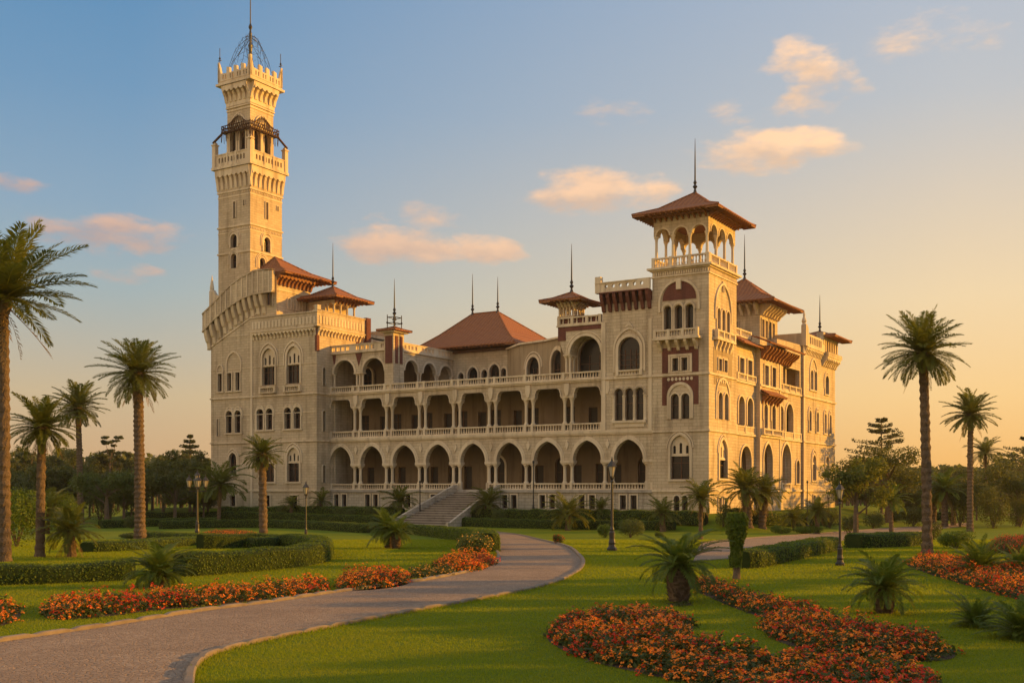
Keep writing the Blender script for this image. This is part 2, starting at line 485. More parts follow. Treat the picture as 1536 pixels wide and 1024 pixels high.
def ring(mb, fr, cx, w, zs, kind, t=.25, d0=-.1, d1=.05, leg=0.0, n=8):
    o_ = arc(cx, w + 2 * t, zs, kind, n); i_ = arc(cx, w, zs, kind, n)
    if kind == 'flat': o_ = [(x, z + t) for x, z in o_]
    if leg:
        o_ = [(o_[0][0], zs - leg)] + o_ + [(o_[-1][0], zs - leg)]
        i_ = [(i_[0][0], zs - leg)] + i_ + [(i_[-1][0], zs - leg)]
    for k in range(len(o_) - 1):       # quads strip, extruded
        if len(o_) != len(i_): break
        a, b_, c_, d_ = o_[k], o_[k + 1], i_[k + 1], i_[k]
        q = [fr.p(*p, d0) for p in (a, b_, c_, d_)] + [fr.p(*p, d1) for p in (a, b_, c_, d_)]
        fs = [(0, 1, 2, 3), (7, 6, 5, 4), (0, 4, 5, 1), (2, 6, 7, 3)]
        if k == 0: fs.append((3, 7, 4, 0))
        if k == len(o_) - 2: fs.append((1, 5, 6, 2))
        mb.add(q, fs)


# ------------------------------------------------------------------ the palace
PAL = empty('palace', (19.88, 112, 0), R_(-31.4))
tag(PAL, 'large cream stone palace with arcades, red tiled roofs and two towers, behind the lawns', 'palace')


def window(fr, cx, w, z0, zs, kind='round', surround=.18, sill=True, mull=1, depth=.38, glass='glass_dark', bars=1, tympanum=None, legs=True):
    h = opening(cx, w, z0, zs, kind)
    g = MB(); g.plate(fr, h, (), depth, depth + .06)
    pane = g.build('window', glass, PAL)
    f = MB()
    top = max(z for _, z in h)
    ht = tympanum or (zs if kind != 'flat' else zs)
    fr_in = [((x - cx) * (1 - .16 / w) + cx, z0 + .07 + (z - z0) * (1 - .14 / (top - z0))) for x, z in h]
    f.plate(fr, h, [fr_in[::-1]], depth - .07, depth - .002)
    for i in range(mull):
        x = cx - w / 2 + w * (i + 1) / (mull + 1)
        f.fbox(fr, x - .04, x + .04, z0 + .05, ht, depth - .08, depth - .004)
    for i in range(bars):
        z = z0 + (ht - z0) * (i + 1) / (bars + 1) if bars > 1 else z0 + (ht - z0) * .68
        f.fbox(fr, cx - w / 2 + .04, cx + w / 2 - .04, z - .03, z + .03, depth - .075, depth - .006)
    f.build('frame', 'wood_dark', pane)
    s = MB()
    if surround:
        ring(s, fr, cx, w, zs, kind, surround * 1.15, -.14, .12, leg=(zs - z0) if legs else 0)
    if tympanum:
        inner = opening(cx, w - .02, tympanum, zs, kind)
        hs = []
        n = 3 if w > 1.6 else 2
        for i in range(n):
            x = cx - w / 2 + w * (i + .5) / n
            lw = w / n * .42
            zt = tympanum + (top - tympanum) * (.42 if (n == 3 and i != 1) else .55)
            hs.append(opening(x, lw, tympanum + .18, zt, 'round', 3)[::-1])
        s.plate(fr, inner, hs, .16, .3)
        s.fbox(fr, cx - w / 2 - .02, cx + w / 2 + .02, tympanum - .1, tympanum + .06, .1, .33)
    if sill:
        s.fbox(fr, cx - w / 2 - .3, cx + w / 2 + .3, z0 - .2, z0 - .03, -.17, .2)
    if s.v: s.build('surround', 'stone_trim', pane)
    return h[::-1]


def wall(name, fr, outline, holes=(), t=.6, mat='stone', label=None):
    if len(outline) == 4 and not isinstance(outline[0], (tuple, list)):
        a0, a1, z0, z1 = outline
        outline = [(a0, z0), (a1, z0), (a1, z1), (a0, z1)]
    m = MB(); m.plate(fr, outline, holes, 0, t)
    o = m.build(name, mat, PAL)
    if label: o['label'] = label
    return o


def baluster(mb, x, y, z0, h):
    mb.lathe(x, y, [(.07, z0), (.10, z0 + h * .3), (.045, z0 + h * .55), (.07, z0 + h * .8), (.08, z0 + h)], 6, False)


def balustrade(fr, a0, a1, z0, h=.8, d=0.0, piers=(), pitch=.32, name='balustrade', mat='stone_trim'):
    m = MB()
    m.fbox(fr, a0, a1, z0, z0 + .14, d - .14, d + .14)
    m.fbox(fr, a0, a1, z0 + h - .15, z0 + h, d - .17, d + .17)
    ps = sorted(set([a0 + .15, a1 - .15] + list(piers)))
    for p in ps: m.fbox(fr, p - .16, p + .16, z0, z0 + h + .04, d - .2, d + .2)
    for p, q in zip(ps, ps[1:]):
        n = int((q - p - .3) / pitch)
        for i in range(n):
            a = p + .16 + (q - p - .32) * (i + .5) / n
            x, y, _ = fr.p(a, 0, d)
            baluster(m, x, y, z0 + .14, h - .29)
    return m.build(name, mat, PAL)


def column(fr, a, z0, z1, r=.17, d=0.2, cap=.4, square=True):
    m = MB(); x, y, _ = fr.p(a, 0, d)
    m.lathe(x, y, [(r * 1.5, z0), (r * 1.5, z0 + .12), (r * 1.15, z0 + .2), (r, z0 + .28), (r * .9, z1 - cap), (r * 1.15, z1 - cap + .03), (r, z1 - cap + .08),
                   (r * 1.25, z1 - cap * .5), (r * 1.75, z1 - .1), (r * 1.75, z1)], 12)
    return m.build('column', 'stone_trim', PAL, False)


def strings(fr, a0, a1, zs, proj=.16, h=.22, mat='stone_trim'):
    m = MB()
    for z in zs:
        m.fbox(fr, a0, a1, z - h, z - h * .45, -proj * .6, .03)
        m.fbox(fr, a0, a1, z - h * .45, z, -proj, .03)
    return m.build('string_course', mat, PAL)


def corbels(fr, a0, a1, n, ztop, h, proj, w=None, mat='stone_trim', arches=True, name='corbel_table', top=True):
    m = MB(); pitch = (a1 - a0) / n
    w = w or pitch * .42
    for i in range(n + 1):
        a = a0 + pitch * i
        prof = [(0.03, ztop - h), (-proj * .25, ztop - h * .92), (-proj * .45, ztop - h * .6), (-proj * .62, ztop - h * .5), (-proj * .95, ztop - h * .22), (-proj, ztop - .02), (0.03, ztop - .02)]
        l = [fr.p(a - w / 2, z, d) for d, z in prof]; r = [fr.p(a + w / 2, z, d) for d, z in prof]
        k = len(prof)
        m.add(l + r, [tuple(range(k - 1, -1, -1)), tuple(range(k, 2 * k))] + [(j, (j + 1) % k, k + (j + 1) % k, k + j) for j in range(k)])
        if arches and i < n:
            c = a + pitch / 2; ww = pitch - w
            pts = [(a, ztop - .02)] + [(a, ztop - h * .38)] + arc(c, ww, ztop - h * .38, 'round', 4)[::-1] + [(a + pitch, ztop - h * .38), (a + pitch, ztop - .02)]
            m.plate(fr, pts[::-1], (), -proj, -proj + .22)
    if top: m.fbox(fr, a0 - w / 2, a1 + w / 2, ztop, ztop + .12, -proj - .1, .03)
    return m.build(name, mat, PAL)


def hip_roof(x0, x1, y0, y1, ze, za, ridge=0.0, axis='x', flare=.35, th=.16, name='roof', top=None, rafters=True):
    cx, cy = (x0 + x1) / 2, (y0 + y1) / 2
    if top: cx, cy = top
    if axis == 'x': r0, r1 = (cx - ridge / 2, cy), (cx + ridge / 2, cy)
    else: r0, r1 = (cx, cy - ridge / 2), (cx, cy + ridge / 2)
    t = .42
    zm = ze + (za - ze) * flare * .85
    def lerp(p, q, t): return tuple(a + (b - a) * t for a, b in zip(p, q))
    cs = [(x0, y0), (x1, y0), (x1, y1), (x0, y1)]
    near = [r0, r1, r1, r0] if axis == 'x' else [r0, r0, r1, r1]
    mids = [lerp(c, n_, t) for c, n_ in zip(cs, near)]
    v = [(c[0], c[1], ze - th) for c in cs] + [(c[0], c[1], ze) for c in cs] + [(c[0], c[1], zm) for c in mids] + [(n_[0], n_[1], za) for n_ in near]
    f = [(3, 2, 1, 0)]
    for i in range(4):
        j = (i + 1) % 4
        f += [(i, j, 4 + j, 4 + i), (4 + i, 4 + j, 8 + j, 8 + i), (8 + i, 8 + j, 12 + j, 12 + i)]
    m = MB(); m.add(v, f)
    for i in range(4):      # hip tiles
        m.tube(v[4 + i], v[8 + i], .11, .11, 6); m.tube(v[8 + i], v[12 + i], .11, .11, 6)
    if ridge: m.tube((*r0, za), (*r1, za), .12, .12, 6)
    me_o = m.build(name, 'roof_tile', PAL)
    if rafters:
        q = MB()
        ov = 1.4
        for (a0_, a1_, fixed, ax) in ((x0, x1, y0, 0), (y0, y1, x1, 1), (x0, x1, y1, 2), (y0, y1, x0, 3)):
            n = int((a1_ - a0_) / .6)
            for i in range(n + 1):
                a = a0_ + .06 + (a1_ - a0_ - .12) * i / n
                zz0, zz1 = ze - th - .14, ze - th - .003
                if ax == 0: q.box(a - .05, a + .05, fixed + .05, fixed + ov, zz0, zz1)
                if ax == 1: q.box(fixed - ov, fixed - .05, a - .05, a + .05, zz0, zz1)
                if ax == 2: q.box(a - .05, a + .05, fixed - ov, fixed - .05, zz0, zz1)
                if ax == 3: q.box(fixed + .05, fixed + ov, a - .05, a + .05, zz0, zz1)
        q.build('rafter', 'soffit', me_o)
    return me_o


def spire(x, y, z0, z1, r=.09):
    m = MB()
    L = z1 - z0
    b_ = .25
    m.lathe(x, y, [(.28, z0 - .1), (.16, z0 + .25), (.10, z0 + .5), (.26, z0 + .72), (.10, z0 + .95), (.19, z0 + 1.15), (r, z0 + 1.4), (r * .75, z0 + L * .6), (.02, z1)], 8)
    return m.build('spire', 'iron', PAL)


# ---- arcade storeys along the front (nine bays)
PITCH = 4.9
CX = [-48.1 + PITCH * i for i in range(9)]
XL, XR = -49.8, -6.1
f0 = F_(0)
ow = 3.4
# basement wall
hb = []
for i, c in enumerate(CX):
    if i == 4: continue
    for s in (-.62, .62):
        hb.append(window(f0, c + s, .72, .35, 1.85, 'flat', .12, False, 0, .3, bars=0))
wall('basement_wall', f0, (XL, XR, -.3, 2.3), hb, .6, 'stone_base')
m = MB(); m.fbox(f0, XL, XR, 2.12, 2.3, -.22, .02); m.box(XL, XR, -.18, 4.0, 2.301, 2.42); m.build('terrace_floor', 'step_stone', PAL)


def arcade(fr, cxs, a0, a1, w, zs, ztop, kind, t=.6, mat='stone', label=None):
    pts = [(a0, zs)]
    for c in cxs: pts += arc(c, w, zs, kind)[::-1]
    pts += [(a1, zs), (a1, ztop), (a0, ztop)]
    m = MB(); m.plate(fr, pts, (), 0, t)
    o = m.build('arcade_wall', mat, PAL)
    if label: o['label'] = label
    return o


arcade(f0, CX, XL, XR, ow, 5.6, 8.32, 'pointed')
for c in CX:
    m = MB(); ring(m, f0, c, ow, 5.6, 'pointed', .24, -.14, .06)
    ring(m, f0, c, ow + .48, 5.6, 'pointed', .16, -.07, .04)
    m.build('archivolt', 'stone_trim', PAL)
for i in range(8):            # shields in the spandrels
    m = MB(); c = CX[i] + PITCH / 2
    m.plate(f0, [(c - .2, 7.2), (c, 6.75), (c + .2, 7.2), (c + .2, 7.5), (c, 7.62), (c - .2, 7.5)], (), -.14, .02)
    m.fbox(f0, c - .08, c + .08, 7.62, 7.8, -.1, .02)
    m.build('shield', 'stone_trim', PAL)
edges = [CX[0] - PITCH / 2] + [c + PITCH / 2 for c in CX]
for i, e in enumerate(edges):
    offs = (-.45, .45)
    if i == 0: offs = (.45,)
    if i == 9: offs = (-.45,)
    im = MB()
    a0, a1 = max(e - .82, XL), min(e + .82, XR)
    im.fbox(f0, a0, a1, 5.32, 5.6, -.14, .66); im.fbox(f0, a0 + .05, a1 - .05, 5.2, 5.32, -.05, .6)
    im.build('impost', 'stone_trim', PAL)
    for s in offs:
        column(f0, e + s, 3.12, 5.2, .19, .28, .38)
        column(f0, e + s, 9.6, 12.4, .18, .28, .6)
    im = MB()
    im.fbox(f0, a0 + .02, a1 - .02, 12.4, 12.58, -.05, .6)
    im.build('capital_block', 'stone_trim', PAL)
# end piers
for a0, a1 in ((XL, CX[0] - ow / 2 - .02), ):
    wall('pier', f0, (a0, a1, 3.1, 5.2), (), .6); wall('pier', f0, (a0, a1, 9.5, 12.4), (), .6)
pr = [e for e in edges if XL < e < XR]
pp = sorted([e - .45 for e in pr] + [e + .45 for e in pr])
GB1 = [p for p in pp if p < CX[4]]; GB2 = [p for p in pp if p > CX[4]]
balustrade(f0, XL, CX[4] - 1.75, 2.42, .72, .18, GB1)
balustrade(f0, CX[4] + 1.75, XR, 2.42, .72, .18, GB2)
# first floor: brackets
arcade(f0, CX[:8], XL, -11.9, ow, 12.45, 14.06, 'shoulder')
m = MB()
for c in CX[:8]: ring(m, f0, c, ow, 12.45, 'shoulder', .13, -.08, .05)
for e in edges[:9]:
    m.plate(f0, [(e - .3, 13.2), (e - .12, 12.6), (e + .12, 12.6), (e + .3, 13.2), (e + .3, 13.95), (e - .3, 13.95)], (), -.22, .02)
m.build('bracket_moulding', 'stone_trim', PAL)
balustrade(f0, XL, -11.95, 8.75, .85, .12, [p for p in pp if p < -12])
m = MB(); m.box(XL, -6.1, -.25, .35, 8.5, 8.75); m.box(XL, -6.1, .3, 3.9, 8.2, 8.68); m.build('gallery_floor', 'stone_trim', PAL)
strings(f0, XL, XR, [8.5], .22, .24)
balustrade(f0, -49.8, -11.95, 14.36, .78, .05, [p for p in pp if p < -12])
strings(f0, XL, XR, [14.34], .28, .3)
m = MB(); m.box(-49.8, -6.1, .04, 14, 14.0, 14.28); m.build('roof_terrace', 'step_stone', PAL)
# gallery back wall with doors and windows
fb = F_(3.9)
for i, c in enumerate(CX):
    hs = []
    if i == 4:
        hs.append(window(fb, c + .8, 2.2, 2.45, 5.2, 'round', .22, False, 1, glass='shutter'))
    else:
        hs.append(window(fb, c - .5 + (i % 3) * .25, 1.5, 2.45, 5.3, 'flat' if i % 2 else 'round', 0, False, 1, glass='shutter'))
        hs.append(window(fb, c + 1.6, 1.1, 2.45, 5.2, 'flat', 0, False, 0, glass='shutter', bars=0))
    a0 = XL if i == 0 else c - PITCH / 2; a1 = XR if i == 8 else c + PITCH / 2
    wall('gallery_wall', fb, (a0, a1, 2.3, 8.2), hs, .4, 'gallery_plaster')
    hs = [window(fb, c + .55 + .2 * (i % 2), 1.5, 8.8, 11.8, 'flat', 0, False, 1, glass='shutter')]
    if i != 6: hs.append(window(fb, c - 1.3, 1.1, 8.8, 11.6, 'flat', 0, False, 0, glass='shutter', bars=0))
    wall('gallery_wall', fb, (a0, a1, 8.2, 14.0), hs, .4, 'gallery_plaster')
m = MB(); m.box(XL, XR, .65, 3.88, 7.95, 8.19); m.box(XL, XR, .65, 3.88, 13.8, 13.99); m.build('gallery_ceiling', 'wood_dark', PAL)
m = MB(); m.box(-49.8, -.5, 26.6, 27, -.3, 18.2); m.box(-6.4, -6.1, .62, 3.9, -.3, 14.0); m.box(-49.8, -49.5, .62, 3.88, 2.3, 14.0); m.box(-14, -13.6, 27, 45.4, -.3, 21); m.build('rear_wall', 'stone', PAL)
# entrance steps
ST = empty('entrance_steps', (0, 0, 0)); ST.parent = PAL
m = MB(); n = 15; x0, x1 = CX[4] - 1.9, CX[4] + 3.4
Z0, Z1, TR = 2.42, -1.45, .74
for i in range(n):
    z = Z0 - (i + 1) * (Z0 - Z1) / (n + 1)
    m.box(x0 - i * .06, x1 + i * .06, -.25 - (i + 1) * TR, -.24 - i * TR, -1.7, z)
    m.box(x0 - i * .06 - .02, x1 + i * .06 + .02, -.25 - (i + 1) * TR - .09, -.25 - (i + 1) * TR + .05, z - .05, z + .012)
m.build('stair_treads', 'step_stone', ST)
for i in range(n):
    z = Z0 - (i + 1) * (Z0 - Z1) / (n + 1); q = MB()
    q.box(x0 - i * .06, x1 + i * .06, -.25 - (i + 1) * TR - .012, -.25 - (i + 1) * TR - .002, z - .25, z - .052); q.build('riser', 'riser_shade', ST)  # thin dark plates paint the shade on the riser faces
L = .25 + n * TR
for sgn, xx in ((-1, x0), (1, x1)):
    m = MB()
    xs = xx + sgn * .12; ex = sgn * n * .06
    prof = [(-.25, -1.7), (-.25, 3.0), (-1.0, 2.85), (-L, -.95), (-L - .6, -1.0), (-L - .6, -1.7)]
    vs = []
    for off in (0, sgn * .3):
        for (y, z) in prof:
            k = max(0, (-y - .25) / (L - .25)); vs.append((xs + ex * k + off, y, z))
    K = len(prof)
    m.add(vs, [tuple(range(K)), tuple(range(2 * K - 1, K - 1, -1))] + [(j, K + j, K + (j + 1) % K, (j + 1) % K) for j in range(K)])
    m.build('stair_parapet', 'stone_base', ST)

# ---- left upper loggia
LLX = -40.2
fl = F_(0.25)
fr_ = S_(LLX)
arcade(fl, [-47.75, -43.15], -49.8, LLX, 3.3, 16.75, 19.3, 'round', .5)
m = MB()
for c in (-47.75, -43.15): ring(m, fl, c, 3.3, 16.75, 'round', .28, -.12, .06)
for c in (3.9, 7.7, 11.3): ring(m, fr_, c, 2.7, 16.95, 'round', .26, -.12, .06)
m.fbox(fl, -49.8, LLX + .2, 19.2, 19.4, -.2, .5); m.fbox(fr_, .3, 13, 19.2, 19.4, -.2, .5)
m.build('archivolt', 'stone_trim', PAL)
arcade(fr_, [3.9, 7.7, 11.3], .26, 13, 2.7, 16.95, 19.3, 'round', .45)
for c, e in ((-49.35, .3), (-45.45, .55), (-41.0, .45)):
    m = MB(); m.plate(fl, [(c - e, 19.15), (c, 17.5), (c + e, 19.15)], (), -.03, .02); m.build('spandrel_panel', 'brick_red', PAL)
for a in (-45.9, -45.45, -45.0, -49.5, -41.35): column(fl, a, 14.4, 16.75, .15, .22, .4)
for a in (2.3, 5.55, 6.05, 9.3, 9.75, 12.75): column(fr_, a, 14.4, 16.95, .14, .2, .4)
m = MB(); m.fbox(fl, -46.2, -44.7, 16.6, 16.75, -.1, .52); m.build('impost', 'stone_trim', PAL)


def lattice(fr, a0, a1, z0, z1, pitch=.72, mat='stone_trim'):
    hs = []
    n = int((a1 - a0) / pitch)
    for i in range(n):
        a = a0 + (a1 - a0) * (i + .5) / n
        w = (a1 - a0) / n * .62
        if (i + 1) % 5 == 0: continue
        hs.append([(a - w / 2, z0 + .16), (a - w / 2, z1 - .16), (a + w / 2, z1 - .16), (a + w / 2, z0 + .16)])
    m = MB(); m.plate(fr, [(a0, z0), (a1, z0), (a1, z1), (a0, z1)], hs, -.12, .12)
    for i in range(n):
        a = a0 + (a1 - a0) * (i + .5) / n
        m.fbox(fr, a - .03, a + .03, z0 + .16, z1 - .16, -.06, .06)
    m.fbox(fr, a0, a1, z1, z1 + .1, -.2, .2)
    return m.build('parapet', mat, PAL)


lattice(fl, -49.8, -41.35, 19.4, 20.2); lattice(fr_, 2.2, 13, 19.4, 20.2)
m = MB(); m.box(-49.8, LLX - .05, .8, 13, 19.05, 19.25); m.build('loggia_roof', 'roof_tile', PAL)
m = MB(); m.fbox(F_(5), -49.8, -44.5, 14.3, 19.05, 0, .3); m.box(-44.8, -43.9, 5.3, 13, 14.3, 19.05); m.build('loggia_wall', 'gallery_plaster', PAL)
window(F_(4.6), -47.6, 1.6, 14.4, 17.0, 'round', .2, False, 1, .2)
# pier turret with the iron cage
m = MB(); m.box(-41.3, -39.95, .0, 2.1, 14.3, 21.3); m.build('turret', 'stone', PAL)
m = MB(); m.box(-41.15, -40.1, -.06, -.002, 17.6, 20.9); m.box(-39.948, -39.88, .35, .85, 17.6, 20.9); m.box(-39.948, -39.88, 1.25, 1.75, 17.6, 20.9); m.build('brick_panel', 'brick_red', PAL)
m = MB(); m.box(-41.7, -39.55, -.45, 2.5, 21.3, 21.45); m.build('turret_cornice', 'stone_trim', PAL)
hip_roof(-42.0, -39.2, -.75, 2.8, 21.62, 22.1, name='roof', rafters=False)
m = MB()
for a, b_ in ((-41.1, .3), (-41.1, 1.8), (-40.1, .3), (-40.1, 1.8), (-40.6, 1.05)):
    m.tube((a, b_, 21.9), (a, b_, 23.5), .06)
    m.lathe(a, b_, [(.05, 22.4), (.16, 22.55), (.05, 22.7)], 6)
for z in (22.5, 23.2):
    for p, q in (((-41.1, .3), (-41.1, 1.8)), ((-41.1, 1.8), (-40.1, 1.8)), ((-40.1, 1.8), (-40.1, .3)), ((-40.1, .3), (-41.1, .3))):
        m.tube((*p, z), (*q, z), .05)
m.build('iron_cage', 'iron', PAL)
spire(-40.6, 1.05, 23.0, 27.9)

# ---- central hall with the big roof
fh = F_(13)
hs = [window(fh, x, w, 15.3, zs, 'pointed', .2, False, 1 if w > 1 else 0, bars=1) for x, w, zs in
      ((-38.9, .85, 17.0), (-37.1, 1.5, 17.2), (-35.3, .85, 17.2), (-33.8, 1.5, 17.4), (-32.4, .75, 17.3))]
wall('hall_wall', fh, (-44, -31.4, 14.3, 20.3), hs, .5, 'stone')
wall('hall_wall', S_(-31.4), (13.5, 27, 14.3, 20.3), (), .5)
wall('hall_wall', Fr(-44, 0, -PI / 2), (-27, -13.5, 14.3, 20.3), (), .5)
m = MB(); m.box(-44.3, -31.1, 12.7, 27, 20.0, 20.35); m.build('hall_cornice', 'wood_dark', PAL)
hr = hip_roof(-45.2, -29.8, 11.2, 28.4, 20.75, 26.0, ridge=4.0, axis='x', flare=.45, top=(-38.8, 18.5))
spire(-40.8, 18.5, 25.9, 31.4)
spire(-36.8, 18.5, 25.9, 30.6)
# curved wall between hall and right bay
pts = [(-31.9, 13.0), (-28.3, 10.3), (-23.3, 7.8), (-18.2, 4.2)]
tops = [20.0, 20.1, 19.9, 19.7]
for k in range(3):
    (xa, ya), (xb, yb) = pts[k], pts[k + 1]
    L = math.hypot(xb - xa, yb - ya)
    fc = Fr(xa, ya, math.atan2(yb - ya, xb - xa))
    hs = []
    if k: hs = [window(fc, L * (.5, .48)[k - 1], (2.7, 3.1)[k - 1], 15.0, 17.0, 'round', .28, False, 2, bars=2)]
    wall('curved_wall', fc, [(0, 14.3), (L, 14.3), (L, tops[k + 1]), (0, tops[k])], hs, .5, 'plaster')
    m = MB()
    m.plate(fc, [(-.05, tops[k]), (L + .05, tops[k + 1]), (L + .05, tops[k + 1] + .2), (-.05, tops[k] + .2)], (), -.3, .6)
    if k: ring(m, fc, L * (.5, .48)[k - 1], 3.7, 17.0, 'round', .16, -.1, .03)
    m.build('coping', 'stone_trim', PAL)

# ---- bay with the big arch
fc = F_(-.05)
m = MB()
pts = [(-17.3, 19.2), (-16.9, 17.7), (-16.6, 17.1)] + [(-15.9, 17.1)] + arc(-14.0, 3.7, 17.1, 'round')[::-1] + [(-11.9, 17.1), (-11.9, 20.2), (-17.4, 20.2)]
m.plate(fc, pts, (), 0, 1.4); m.build('arcade_wall', 'stone', PAL)
m = MB(); ring(m, fc, -14.0, 3.7, 17.1, 'round', .3, -.16, .1); ring(m, fc, -14.0, 4.5, 17.1, 'round', .14, -.09, .1)
m.fbox(fc, -16.7, -15.8, 16.95, 17.1, -.1, 1.45); m.fbox(fc, -17.5, -11.9, 20.1, 20.28, -.15, 1.4)
m.fbox(fc, -12.1, -11.9, 14.36, 17.1, -.1, .5)
m.build('archivolt', 'stone_trim', PAL)
for a in (-16.45, -16.02): column(fc, a, 14.5, 16.95, .15, .25, .4); column(fc, a, 14.5, 16.95, .15, 1.15, .4)
h = opening(-14.0, 4.0, 14.35, 17.0, 'round')
window(F_(1.9), -14.0, 3.7, 14.35, 17.1, 'round', .1, False, 2, .3, bars=2)
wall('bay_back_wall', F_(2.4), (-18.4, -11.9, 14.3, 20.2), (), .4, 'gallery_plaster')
m = MB(); m.fbox(F_(-.1), -17.35, -11.95, 19.6, 20.05, -.002, .06); m.fbox(F_(-.1), -17.35, -16.4, 18.6, 19.6, -.002, .06); m.build('brick_panel', 'brick_red', PAL)
m = MB(); m.box(-17.4, -11.9, -.05, 8, 20.0, 20.2); m.build('bay_roof', 'step_stone', PAL)
balustrade(F_(0), -17.4, -12.1, 20.28, .85, 0, (-15.6, -13.8), .5, 'parapet')
m = MB(); m.fbox(F_(.12), -17.3, -12.1, 20.3, 21.0, 0, .05); m.build('brick_panel', 'brick_red', PAL)
# small turret with its pyramid roof
m = MB(); m.box(-17.9, -15.9, 1.0, 3.4, 20.2, 21.4)
fT = F_(1.0); sT = S_(-15.9)
m.box(-18.0, -15.8, .9, 3.5, 21.4, 21.5); m.box(-17.9, -15.9, 1.0, 3.4, 22.5, 22.9)
for x in (-17.8, -17.3, -16.9, -16.5, -16.0):
    for y in (1.1, 3.3): m.box(x - .09, x + .09, y - .09, y + .09, 21.5, 22.5)
for y in (1.6, 2.2, 2.8):
    for x in (-17.8, -16.0): m.box(x - .09, x + .09, y - .09, y + .09, 21.5, 22.5)
m.build('turret', 'stone_trim', PAL)
corbels(fT, -17.8, -16, 4, 22.9, .5, .5, mat='stone_trim', arches=False); corbels(sT, 1.1, 3.3, 4, 22.9, .5, .5, arches=False)
hip_roof(-19.5, -14.3, -.6, 5.0, 23.15, 24.25)
spire(-16.9, 2.2, 24.2, 29.6)

# ---- bay with the tall window
fB = F_(-.15)
hs = [window(fB, -8.75, 2.5, 15.0, 17.2, 'round', .28, True, 3, .4, bars=3)]
hs += [window(fB, x, .95, 9.7, 12.35, 'horse', .14, False, 0, .35, bars=1) for x in (-9.95, -8.75, -7.55)]
wall('bay_wall', fB, (-11.9, -6.1, 8.75, 21.0), hs, .6)
m = MB()
ring(m, fB, -8.75, 3.3, 17.2, 'pointed', .22, -.12, .05, leg=2.4)
m.plate(fB, [(-9.3, 19.4), (-8.75, 20.1), (-8.2, 19.4), (-8.75, 19.6)], (), -.14, .02)
for x in (-9.95, -8.75, -7.55): ring(m, fB, x, 1.0, 12.6, 'round', .18, -.14, .0, leg=.3)
m.fbox(fB, -10.7, -6.8, 9.45, 9.7, -.25, .1)
m.fbox(fB, -12.0, -11.5, 8.75, 20.2, -.12, .02); m.fbox(fB, -6.55, -6.15, 8.75, 20.2, -.1, .02)
m.fbox(fB, -12.0, -6.15, 14.1, 14.36, -.18, .02)
m.build('moulding', 'stone_trim', PAL)
for a in (-9.35, -8.15, -10.6, -6.9): column(fB, a, 9.7, 12.3, .12, -.02, .35)
balustrade(fB, -10.2, -7.2, 14.4, .6, -.12, (), .3)
m = MB(); m.fbox(fB, -10.4, -7.0, 9.0, 9.45, -.1, .02); m.build('relief_panel', 'stone_trim', PAL)
corbels(fB, -11.7, -6.4, 7, 23.1, 1.9, .85, .36, mat='brick_red', name='corbel_table', arches=False)
wall('bay_wall', fB, (-11.9, -6.1, 21.0, 22.1), (), .5)
m = MB(); m.fbox(fB, -12.0, -6.1, 22.1, 23.1, 0, .5); m.box(-12.0, -11.6, .36, 8, 20.2, 23.1); m.build('brick_band', 'brick_red', PAL)
m = MB()
hs = [[(-11.1 + i * .82 + .2 * math.cos(-t * PI / 4), 23.85 + .2 * math.sin(-t * PI / 4)) for t in range(8)] for i in range(6)]
m.plate(fB, [(-12.3, 23.22), (-6.1, 23.22), (-6.1, 24.35), (-7.6, 24.35), (-7.6, 24.2), (-12.3, 24.2)], hs, -.75, -.45)
m.fbox(fB, -12.4, -11.75, 23.22, 24.95, -.8, -.2); m.fbox(fB, -12.4, -7.6, 24.2, 24.32, -.85, -.35)
m.fbox(fB, -12.3, -12.0, 23.22, 24.2, -.2, 6)
m.build('parapet', 'stone_trim', PAL)
m = MB(); m.box(-11.6, -6.1, .4, 8, 22.8, 23.2); m.build('bay_roof', 'step_stone', PAL)
wall('bay_wall', S_(-6.1), (.5, 8, 14.3, 23.2), (), .3)
wall('arch_pier', f0, (-6.75, -6.12, 2.5, 5.6), (), .6)

# ---- corner tower with belvedere
TY = 7.8
fT = F_(-.2); sT = S_(.1)
hs = []
for x in (-3.35, -2.45): hs.append(window(fT, x, .65, .25, 1.5, 'round', .1, False, 0, .3, bars=0))
hs.append(window(fT, -3.0, 2.1, 3.5, 6.7, 'pointed', .22, True, 1, tympanum=5.95))
for x in (-3.55, -2.4): hs.append(window(fT, x, .9, 9.65, 11.8, 'round', .12, False, 0, bars=1))
for x in (-3.5, -2.5): hs.append(window(fT, x, .65, 14.6, 15.9, 'flat', .12, False, 0, bars=0))
for x in (-4.35, -3.15, -1.95): hs.append(window(fT, x, .85, 18.6, 20.9, 'round', .13, False, 0, .5, bars=0))
wall('tower_wall', fT, (-6.1, .1, -.3, 25.0), hs, .55, label='shaded front wall of the corner tower')
hs = []
for y in (3.0, 4.6): hs.append(window(sT, y - .3, .8, .2, 1.6, 'flat', .1, False, 0, .3, bars=0))
hs.append(window(sT, 3.7, 2.3, 3.6, 6.2, 'pointed', .22, True, 1, tympanum=5.6))
for y in (2.8, 4.5): hs.append(window(sT, y, 1.2, 9.7, 11.85, 'round', .14, False, 0))
for y in (2.75, 4.35): hs.append(window(sT, y, .9, 14.7, 15.9, 'flat', .12, False, 0, bars=0))
for y in (2.35, 3.7, 5.05): hs.append(window(sT, y, .95, 18.75, 20.6, 'round', .13, False, 0, .5, bars=0))
hs.append(window(sT, 3.7, .3, 22.9, 23.9, 'flat', .08, False, 0, .3, bars=0))
wall('tower_wall', sT, (.352, TY, -.3, 25.0), hs, .55, label='sunlit right wall of the corner tower')
